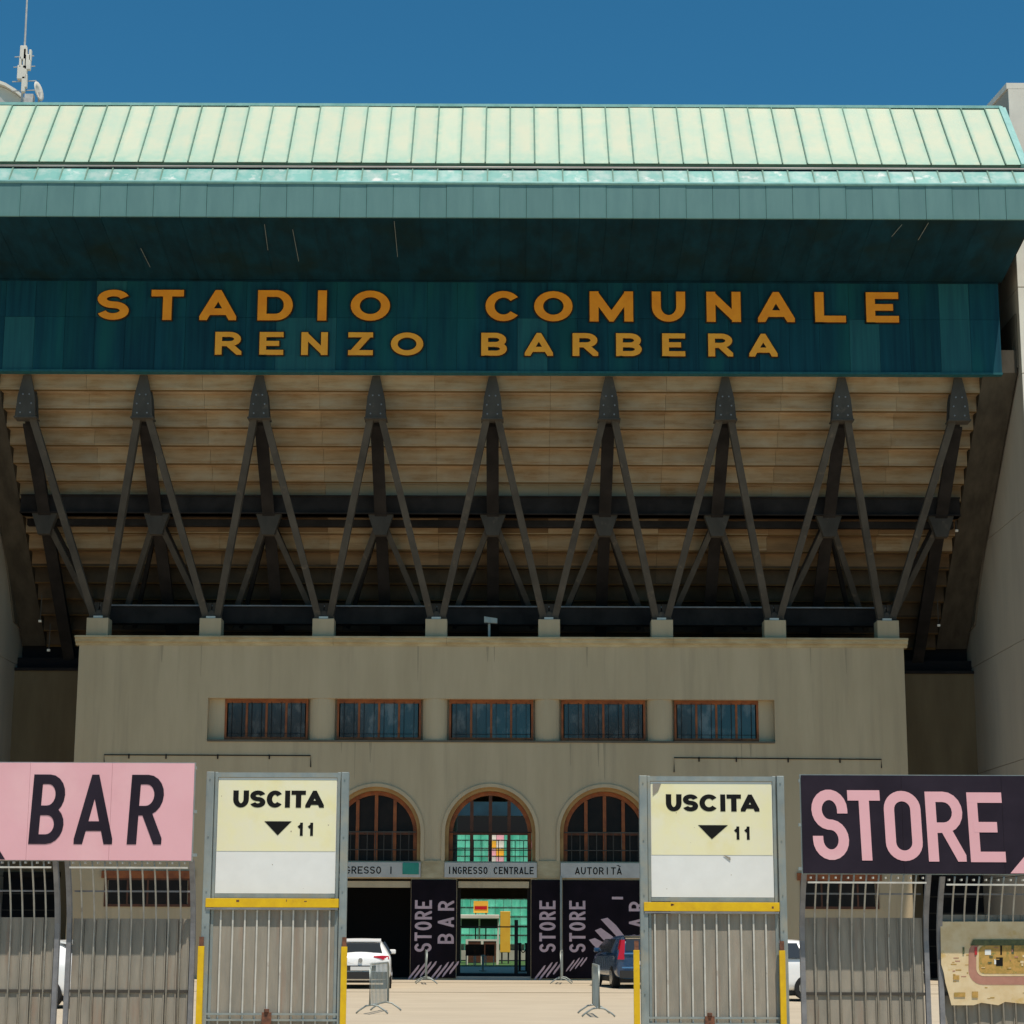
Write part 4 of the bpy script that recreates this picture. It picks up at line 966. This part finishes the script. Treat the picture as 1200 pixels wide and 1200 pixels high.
# exit gates
def gate(ox, oy, lab, dwide):
    "ox, oy: picture offset of this gate from the left one"
    w = lambda px, py=1000: X(px + ox + (dwide if px > 330 else 0), py + oy, GY)
    z = lambda py: Z(py + oy, GY, 325 + ox)
    t = thing('exit_gate', lab, 'gate', (w(325), GY, 0), group='exit gates with USCITA signs')
    yg0, yg1 = GY - .08, GY + .06
    for a, c, y0, y1 in ((240, 249, yg0, yg1), (249.6, 253, GY - .03, GY + .03), (394, 398, GY - .03, GY + .03), (399, 407.5, yg0, yg1)):
        MB().box(w(a), w(c), y0, y1, 0, z(905)).build('gate_post', galv, t, bevel=.006)
    MB().box(w(249.6), w(398), GY - .029, GY - .012, z(911), z(905.5)).build('head_rail', galv, t)
    MB().box(w(253.2), w(393.6), GY - .02, GY + .02, z(1052), z(1047.5)).build('sign_rail', galv, t)
    s = MB().box(w(253.5), w(393.5), GY - .01, GY + .015, z(1047), z(912)).build('sign_panel', white_sign, t)
    s['_o'] = t['_o']
    MB().box(w(254), w(393), GY - .014, GY - .011, z(997.5), z(914)).build('cream_field', cream_sign, s)
    hc = [('U', 271.5, 290), ('S', 291.5, 309.5), ('C', 311, 330.5), ('I', 332.5, 338.5), ('T', 340, 357), ('A', 356.5, 378.5)]
    for ch, a, c in hc:
        letter(ch, on_plane(GY - .0145), (w(a), w(c), z(946.5), z(926.5)), .072, print_black, s, depth=.003, thin=.78)
    for a, c in ((347.5, 356.5), (359.5, 368.5)): letter('1', on_plane(GY - .0145), (w(a), w(c), z(979.5), z(964)), .038, print_black, s, depth=.003)
    MB().prism([(w(309), z(962.5)), (w(341), z(962.5)), (w(325), z(979))], 'y', GY - .018, GY - .0145).build('arrow', print_black, s)
    MB().box(w(244), w(398.6), GY - .1, GY - .062, z(1063.5), z(1053)).build('yellow_bar', yellow, t, bevel=.004)
    MB().box(w(245), w(398), GY - .1, GY - .03, z(1066), z(1064)).build('shadow_channel', post_m, t)
    for a, c in ((232.5, 239.6), (400, 407)):
        MB().box(w(a, 1150), w(c, 1150), GY - .14, GY - .085, 0, z(1109)).build('yellow_post', yellow, t, bevel=.004)
        MB().box(w(a + 1, 1150), w(c - 1, 1150), GY - .13, GY - .095, z(1109), z(1098)).build('rusty_post_head', rust, t)
    # corrugated leaf: ten upright ribs between flat strips
    n = 10; x0, x1 = w(246.5, 1120), w(397, 1120); st_ = (x1 - x0) / (n + .6); rib = flat = None
    for i in range(n + 1):
        xa = x0 + st_ * (i - .2) if i else x0
        xb = min(x0 + st_ * (i + .8), x1)
        if i == 0 or i == n or flat is None:
            o = MB().box(xa + .004, xb - .004, GY - .02, GY - .008, .12, z(1066.5)).build('leaf_sheet', sheet_m, t)
            if i == 1: flat = o; fx_ = xa
        else: o = share(flat, t, (xa - fx_, random.uniform(-.003, .003), 0))
        if i < n:
            if rib is None: rib = MB().box(xb - .011, xb + .011, GY - .05, GY - .02, .12, z(1066.5)).build('rib', rib_steel, t, bevel=.003); rx_ = xb
            else: share(rib, t, (xb - rx_, 0, 0))
    MB().box(x0, x1, GY - .007, GY + .02, .12, z(1066.5)).build('leaf_backing', post_m, t)
    for py in (1187, 1194): MB().box(x0 - .03, x1 + .03, GY - .075, GY - .052, z(py + 2.4), z(py)).build('cross_bar', galv, t)
    for zz in (905 + 8, 980, 1044, 1085, 1160):
        for xx in (244.5, 403):
            MB().tube([(w(xx), GY - .092, z(zz)), (w(xx), GY - .0805, z(zz))], .010, 6).build('bolt', galv, t)
    rg = random.Random(int(ox) + 5)
    for k in range(5):
        xx = w(rg.uniform(256, 392)); zz = z(rg.uniform(1003, 1044) if k % 2 else rg.uniform(916, 994)); r_ = rg.uniform(.004, .012)
        MB().prism([(xx - r_, zz), (xx, zz - r_ * rg.uniform(.5, 2.2)), (xx + r_ * .8, zz), (xx, zz + r_ * .5)], 'y', GY - .0152 if k % 2 == 0 else GY - .0112, GY - .0142 if k % 2 == 0 else GY - .0104).build('paint_chip', stain_m, s)
    for k in range(3):
        xx = w(rg.uniform(250, 392)); zz = z(rg.uniform(1055, 1061)); MB().box(xx, xx + rg.uniform(.01, .04), GY - .1012, GY - .1003, zz - .01, zz + rg.uniform(.0, .02)).build('rust_patch', rust, t)
    b = MB(); b.box(w(313), w(324), GY - .11, GY - .076, z(1206), z(1186)); b.tube([(w(318.5), GY - .1, z(1186)), (w(318.5), GY - .1, z(1182))], .035, 8); b.build('rusty_lock', rust, t, bevel=.005)
    return t
gate(0, 0, 'left exit gate of grey ribbed sheet with yellow bar and USCITA 11 sign', 0)
g2 = gate(509.5, 4.5, 'right exit gate beside the STORE board, its USCITA 11 sign yellower with a torn corner', 3)
q0 = P(765, 918, GY - .0205); MB().prism([(q0.x, q0.z), (q0.x + .11, q0.z), (q0.x + .07, q0.z - .1), (q0.x, q0.z - .16)], 'y', GY - .022, GY - .0145).build('peeled_corner', sheet_m, g2)
q0 = P(848, 1003, GY - .02); MB().prism([(q0.x, q0.z + .01), (q0.x + .09, q0.z - .02), (q0.x + .09, q0.z - .06)], 'y', GY - .022, GY - .0145).build('torn_flap', sheet_m, g2)

# torn map poster on the right fence panel
Yp = GY - .06; mp = lambda px, py: (X(px, py, Yp), Z(py, Yp, px))
t = thing('map_poster', 'torn yellowed poster of a stadium plan hanging on the far right fence panel', 'poster', P(1160, 1180, Yp))
b = MB(); outline = [(1102, 1080), (1230, 1080), (1230, 1178), (1196, 1176), (1178, 1174), (1170, 1178), (1150, 1175), (1141, 1178), (1115, 1178), (1112, 1166), (1108, 1152), (1106, 1140), (1103, 1130)]
b.prism([mp(*q) for q in outline], 'y', Yp, Yp + .006); b.build('paper', poster_m, t)
def rr(x0, x1, y0, y1, r_, y_a, y_b, m, nm):
    pts = []
    for cx, cy, a0 in ((x1 - r_, y0 + r_, -90), (x1 - r_, y1 - r_, 0), (x0 + r_, y1 - r_, 90), (x0 + r_, y0 + r_, 180)):
        for k in range(7): a = R(a0 + 15 * k); pts.append(mp(cx + r_ * math.cos(a), cy + r_ * math.sin(a)))
    MB().prism(pts, 'y', y_a, y_b).build(nm, m, t)
rr(1135, 1238, 1101, 1154, 17, Yp - .003, Yp - .0005, poster_track, 'printed_track')
rr(1144, 1230, 1106, 1144, 9, Yp - .006, Yp - .0035, poster_m, 'printed_margin')
rr(1147, 1226, 1108, 1141, 7, Yp - .009, Yp - .0065, poster_field, 'printed_field')
MB().prism([mp(1140, 1101), mp(1230, 1101), mp(1230, 1108), mp(1137, 1108)], 'y', Yp - .012, Yp - .0095).build('printed_green_strip', poster_green, t)
for (a, c, d_, e_, m_) in ((1154, 1161, 1113, 1119, white_sign), (1167, 1175, 1122, 1132, print_black), (1165, 1168, 1124, 1130, white_sign), (1117, 1124, 1143, 1148, poster_field), (1139, 1146, 1162, 1169, poster_field), (1118, 1131, 1163, 1168, poster_field), (1142, 1145, 1110, 1119, red_lens), (1128, 1130, 1110, 1118, poster_green), (1172, 1174, 1108, 1119, print_black), (1185, 1188, 1108, 1118, poster_green)):
    MB().prism([mp(a, d_), mp(c, d_), mp(c, e_), mp(a, e_)], 'y', Yp - .0115, Yp - .0092 if a > 1146 else Yp - .0045).build('printed_mark', m_, t)

rs = random.Random(4)
for k in range(46):
    px, py = rs.uniform(1112, 1230), rs.uniform(1112, 1172)
    if 1133 < px and py < 1156: continue
    w_, h_ = rs.uniform(1.5, 7), rs.uniform(.6, 1.4)
    MB().prism([mp(px, py), mp(px + w_, py), mp(px + w_, py + h_), mp(px, py + h_)], 'y', Yp - .0024 - .0001 * (k % 7), Yp - .0004).build('printed_line', poster_field if k % 3 else poster_track, t)
for k in range(24):
    px, py = rs.uniform(1149, 1222), rs.uniform(1110, 1138); w_, h_ = rs.uniform(1, 5), rs.uniform(.7, 3)
    MB().prism([mp(px, py), mp(px + w_, py), mp(px + w_, py + h_), mp(px, py + h_)], 'y', Yp - .0126 - .0001 * k, Yp - .0092).build('printed_mark', (poster_green, poster_m, poster_track, poster_field)[k % 4], t)
# ================================================================== CARS
def make_car(label, paint, loc, rz, style='hatch', W2=.86, H=1.42, L=4.1):
    "local frame: rear bumper at y=0 facing -y, car extends to +y"
    t = thing('parked_car', label, 'car', loc, rz, 'cars parked in the forecourt', local=True)
    k = H / 1.42
    if style == 'hatch':
        secs = [(.0, .56, .30, .62, .80, .70, .84), (.05, .80, .24, .84, .88, .74, .94), (.25, .86, .22, .86, .93, .68, 1.05), (.62, .86, .22, .86, .94, .60, 1.34), (1.0, .86, .22, .86, .94, .58, 1.40), (1.9, .86, .22, .86, .92, .57, 1.42), (2.5, .86, .22, .86, .90, .56, 1.34), (3.05, .86, .22, .85, .89, .62, .98), (3.7, .84, .22, .80, .80, .62, .84), (4.0, .74, .26, .70, .62, .56, .72), (4.1, .5, .32, .5, .5, .4, .6)]
    else:
        secs = [(.0, .62, .32, .66, .86, .62, .92), (.05, .82, .26, .84, .96, .70, 1.16), (.15, .86, .24, .86, .98, .66, 1.38), (.4, .86, .24, .86, .98, .64, 1.42), (1.0, .86, .24, .86, .96, .62, 1.43), (1.9, .86, .24, .86, .94, .60, 1.43), (2.6, .86, .24, .86, .92, .58, 1.34), (3.2, .86, .24, .85, .90, .62, 1.0), (3.75, .84, .24, .8, .82, .62, .88), (4.05, .74, .28, .70, .66, .56, .74), (4.15, .5, .34, .5, .5, .4, .62)]
    b = MB(); nr = 0; sw = W2 / .86
    for (y, ws, zb_, wb, zbelt, wr, zt) in secs:
        zb_, zbelt, zt = zb_ * k, zbelt * k, zt * k; ws, wb, wr = ws * sw, wb * sw, wr * sw
        half = [(0, zb_), (ws * .88, zb_), (ws, zb_ + .12), (ws, (zb_ + zbelt) / 2), (wb, zbelt - .08), (wb * .96, zbelt), ((wb * .93 + wr) / 2, (zbelt + zt) / 2), (wr, zt - .07), (wr * .85, zt - .015), (0, zt)]
        ring = [(x, y, z) for x, z in half] + [(-x, y, z) for x, z in reversed(half[1:-1])]
        nr = len(ring); b.v += ring
    for i in range(len(secs) - 1):
        for j in range(nr): b.f.append((i * nr + j, (i + 1) * nr + j, (i + 1) * nr + (j + 1) % nr, i * nr + (j + 1) % nr))
    b.f.append(tuple(range(nr))); b.f.append(tuple((len(secs) - 1) * nr + j for j in reversed(range(nr))))
    b.build('body', paint, t, smooth=True, subsurf=2)
    def quad(name, pts, m, th=.02, lab=None):
        p = [Vector(q) for q in pts]; nn = (p[1] - p[0]).cross(p[2] - p[0]).normalized() * th
        return MB().hexa([q - nn for q in p] + [q + nn * .6 for q in p]).build(name, m, t)
    if style == 'hatch':
        quad('rear_window', [(-.60 * sw, .20, .99 * k), (.60 * sw, .20, .99 * k), (.52 * sw, .50, 1.27 * k), (-.52 * sw, .50, 1.27 * k)], car_glass, .035)
        quad('spoiler', [(-.56 * sw, .46, 1.32 * k), (.56 * sw, .46, 1.32 * k), (.56 * sw, .75, 1.385 * k), (-.56 * sw, .75, 1.385 * k)], paint, .02)
        for s in (-1, 1):
            b = MB(); y0 = .0
            b.hexa([(s * .36 * sw, .02, .885 * k), (s * .60 * sw, .0, .835 * k), (s * .60 * sw, .14, .835 * k), (s * .36 * sw, .14, .885 * k), (s * .36 * sw, .04, .915 * k), (s * .60 * sw, .02, .93 * k), (s * .60 * sw, .16, .93 * k), (s * .36 * sw, .16, .915 * k)])
            b.hexa([(s * .601 * sw, .0, .815 * k), (s * .80 * sw, .07, .83 * k), (s * .80 * sw, .2, .83 * k), (s * .601 * sw, .14, .815 * k), (s * .601 * sw, .02, .93 * k), (s * .78 * sw, .09, .92 * k), (s * .78 * sw, .22, .92 * k), (s * .601 * sw, .16, .93 * k)])
            b.build('tail_light', red_lens, t)
        quad('rear_bumper', [(-.76 * sw, -.02, .27), (.76 * sw, -.02, .27), (.76 * sw, -.03, .46), (-.76 * sw, -.03, .46)], plastic_d, .05)
        quad('number_plate', [(-.27, -.045, .50), (.27, -.045, .50), (.27, -.035, .60), (-.27, -.035, .60)], plate_m, .012)
        quad('plate_recess', [(-.42, -.005, .49), (.42, -.005, .49), (.42, -.0, .63), (-.42, -.0, .63)], plastic_d, .03)
        MB().tube([(0, -.04, .80 * k), (0, .05, .80 * k)], .06, 14).build('badge', chrome, t, smooth=False)
    else:
        quad('rear_window', [(-.62 * sw, .035, 1.0 * k), (.62 * sw, .035, 1.0 * k), (.58 * sw, .12, 1.30 * k), (-.58 * sw, .12, 1.30 * k)], car_glass, .05)
        quad('rear_trim', [(-.66 * sw, -.01, .915 * k), (.66 * sw, -.01, .915 * k), (.66 * sw, .0, .95 * k), (-.66 * sw, .0, .95 * k)], chrome, .025)
        quad('roof_edge', [(-.6 * sw, .1, 1.335 * k), (.6 * sw, .1, 1.335 * k), (.6 * sw, .3, 1.40 * k), (-.6 * sw, .3, 1.40 * k)], chrome, .012)
        for s in (-1, 1):
            b = MB(); b.hexa([(s * .66 * sw, -.01, .78 * k), (s * .835 * sw, .04, .78 * k), (s * .85 * sw, .22, .78 * k), (s * .66 * sw, .2, .78 * k), (s * .62 * sw, .07, 1.30 * k), (s * .72 * sw, .09, 1.30 * k), (s * .74 * sw, .24, 1.30 * k), (s * .62 * sw, .24, 1.3 * k)]); b.build('tail_light', red_lens, t)
        quad('rear_bumper', [(-.78 * sw, -.03, .30), (.78 * sw, -.03, .30), (.78 * sw, -.03, .50), (-.78 * sw, -.03, .50)], plastic_d, .05)
        quad('bumper_trim', [(-.74 * sw, -.07, .56), (.74 * sw, -.07, .56), (.74 * sw, -.06, .60), (-.74 * sw, -.06, .60)], chrome, .015)
        quad('number_plate', [(-.27, -.045, .66), (.27, -.045, .66), (.27, -.035, .76), (-.27, -.035, .76)], plate_m, .012)
    # side glass
    for s in (-1, 1):
        for (ya, yb, yc, yd) in ((.85, 1.75, 1.75, 1.0), (1.82, 2.95, 2.45, 1.82)):
            x0, x1 = s * (.845 * sw), s * (.655 * sw if style != 'hatch' else .64 * sw)
            p = [Vector((x0, ya, .97 * k)), Vector((x0, yb, .97 * k)), Vector((x1, yc, 1.30 * k)), Vector((x1, yd, 1.30 * k))]
            off = Vector((s * .03, 0, .012)); MB().hexa([q - off for q in p] + [q + off for q in p]).build('side_window', car_glass, t)
        b = MB(); b.box(s * (.90 * sw) - .09, s * (.90 * sw) + .09, 2.62, 2.74, .94 * k, 1.07 * k); b.build('wing_mirror', paint, t, bevel=.03)
    for y in (.78, 3.3):
        for s in (-1, 1):
            w = MB().tube([(s * (W2 - .2), y, .31), (s * (W2 + .01), y, .31)], .31, 20).build('wheel', tyre_m, t, bevel=.02)
            MB().tube([(s * (W2 - .01), y, .31), (s * (W2 + .025), y, .31)], .2, 14).build('rim', chrome, w)
    MB().box(-.7 * sw, .7 * sw, .3, 3.8, .16, .30).build('underbody', plastic_d, t)
    return t
wc = P(424.5, 1160, 56.6)
make_car('white hatchback parked with its back to us beside the left exit gate', white_car, (wc.x - .05, 56.4, 0), R(3.5), 'hatch', W2=.85, H=1.37)
bc = P(744, 1157, 58)
make_car('dark blue estate car parked at an angle before the emblem banner', blue_car, (bc.x + .32, 57.4, 0), R(9), 'estate', W2=.86, H=1.46)
make_car('white car half hidden behind the far left fence gap', white_car, (X(120, 1150, 44), 43.5, 0), R(82), 'hatch')
make_car('white car glimpsed between right exit gate and STORE fence panel', white_car, (X(975, 1150, 50), 49, 0), R(85), 'hatch', H=1.45)
make_car('white estate car seen through the gap between the two right fence panels', white_car, (X(1115, 1150, 48), 52, 0), R(70), 'estate')

# ================================================================== CROWD BARRIERS
def make_barrier(label, loc, rz):
    t = thing('crowd_barrier', label, 'barrier', loc, rz, 'crowd control barriers', local=True)
    Lb, Hb = 2.0, .97
    b = MB(); h = Lb / 2
    b.tube([(-h, 0, .18), (-h, 0, Hb - .1), (-h + .1, 0, Hb), (h - .1, 0, Hb), (h, 0, Hb - .1), (h, 0, .18)], .02, 8); b.tube([(-h, 0, .18), (h, 0, .18)], .018, 8)
    b.build('tube_frame', galv, t, smooth=True)
    bar = None
    for i in range(13):
        x = -h + Lb * (i + 1) / 14
        if bar is None: bar = MB().tube([(0, 0, .18), (0, 0, Hb)], .009, 6).build('bar', galv, t); bar.location = (x, 0, 0)
        else: share(bar, t, (x, 0, 0))
    for s in (-1, 1):
        x = s * (h - .25); pts = [(x, -.32, 0.015), (x, -.26, .07), (x, -.12, .16), (x, 0, .18), (x, .12, .16), (x, .26, .07), (x, .32, .015)]
        MB().tube(pts, .018, 8).build('foot', galv, t, smooth=True)
    return t
ba = make_barrier('crowd barrier standing askew in front of the white car', (0, 0, 0), R(70))
q = P(441, 1186, 40); ba.location = (X(443, 1186, 41.3), 41.6, 0); ba.rotation_euler = (0, 0, R(83))
def cp(label, loc, rz):
    c = copy_tree(ba); c['label'] = label; c.location = loc; c.rotation_euler = (0, 0, rz); return c
cp('crowd barrier seen end on in front of the blue car', (X(700, 1190, 40), 40.6, 0), R(91.2))
cp('crowd barrier seen edge on before the STORE and BAR banner', (X(498, 1150, 61), 61.8, 0), R(93.5))
cp('crowd barrier seen edge on below the downpipe right of the glass door', (X(658.5, 1150, 62), 62.4, 0), R(87))

# ------------------------------------------------------------------ tidy: drop the private origin marks
for (x0, x1, h, y0, lab) in ((-36, -15, 24.2, -74, 'white apartment block across the street, mirrored in the left strip windows'), (-9, -4, 22.6, -72, 'narrow white house across the street behind the viewer'), (6, 19, 23.6, -76, 'pale apartment block across the street, mirrored in the right strip windows')):
    t = thing('apartment_block', lab, 'building', ((x0 + x1) / 2, y0, 0))
    MB().box(x0, x1, y0 - 12, y0, 0, h).build('wall', white_m, t)
    for fl in range(7):
        n = int((x1 - x0) / 3)
        for k in range(n):
            xx = x0 + (k + .5) * (x1 - x0) / n; MB().box(xx - .6, xx + .6, y0 + .002, y0 + .05, 2 + fl * 3.1, 3.7 + fl * 3.1).build('window', car_glass, t)
        MB().box(x0 + .3, x1 - .3, y0 + .01, y0 + 1.1, 1.6 + fl * 3.1 + 1.9 - .2 + .32, 1.6 + fl * 3.1 + 2.15).build('balcony', white_m, t)
for o in bpy.data.objects:
    if '_o' in o: del o['_o']
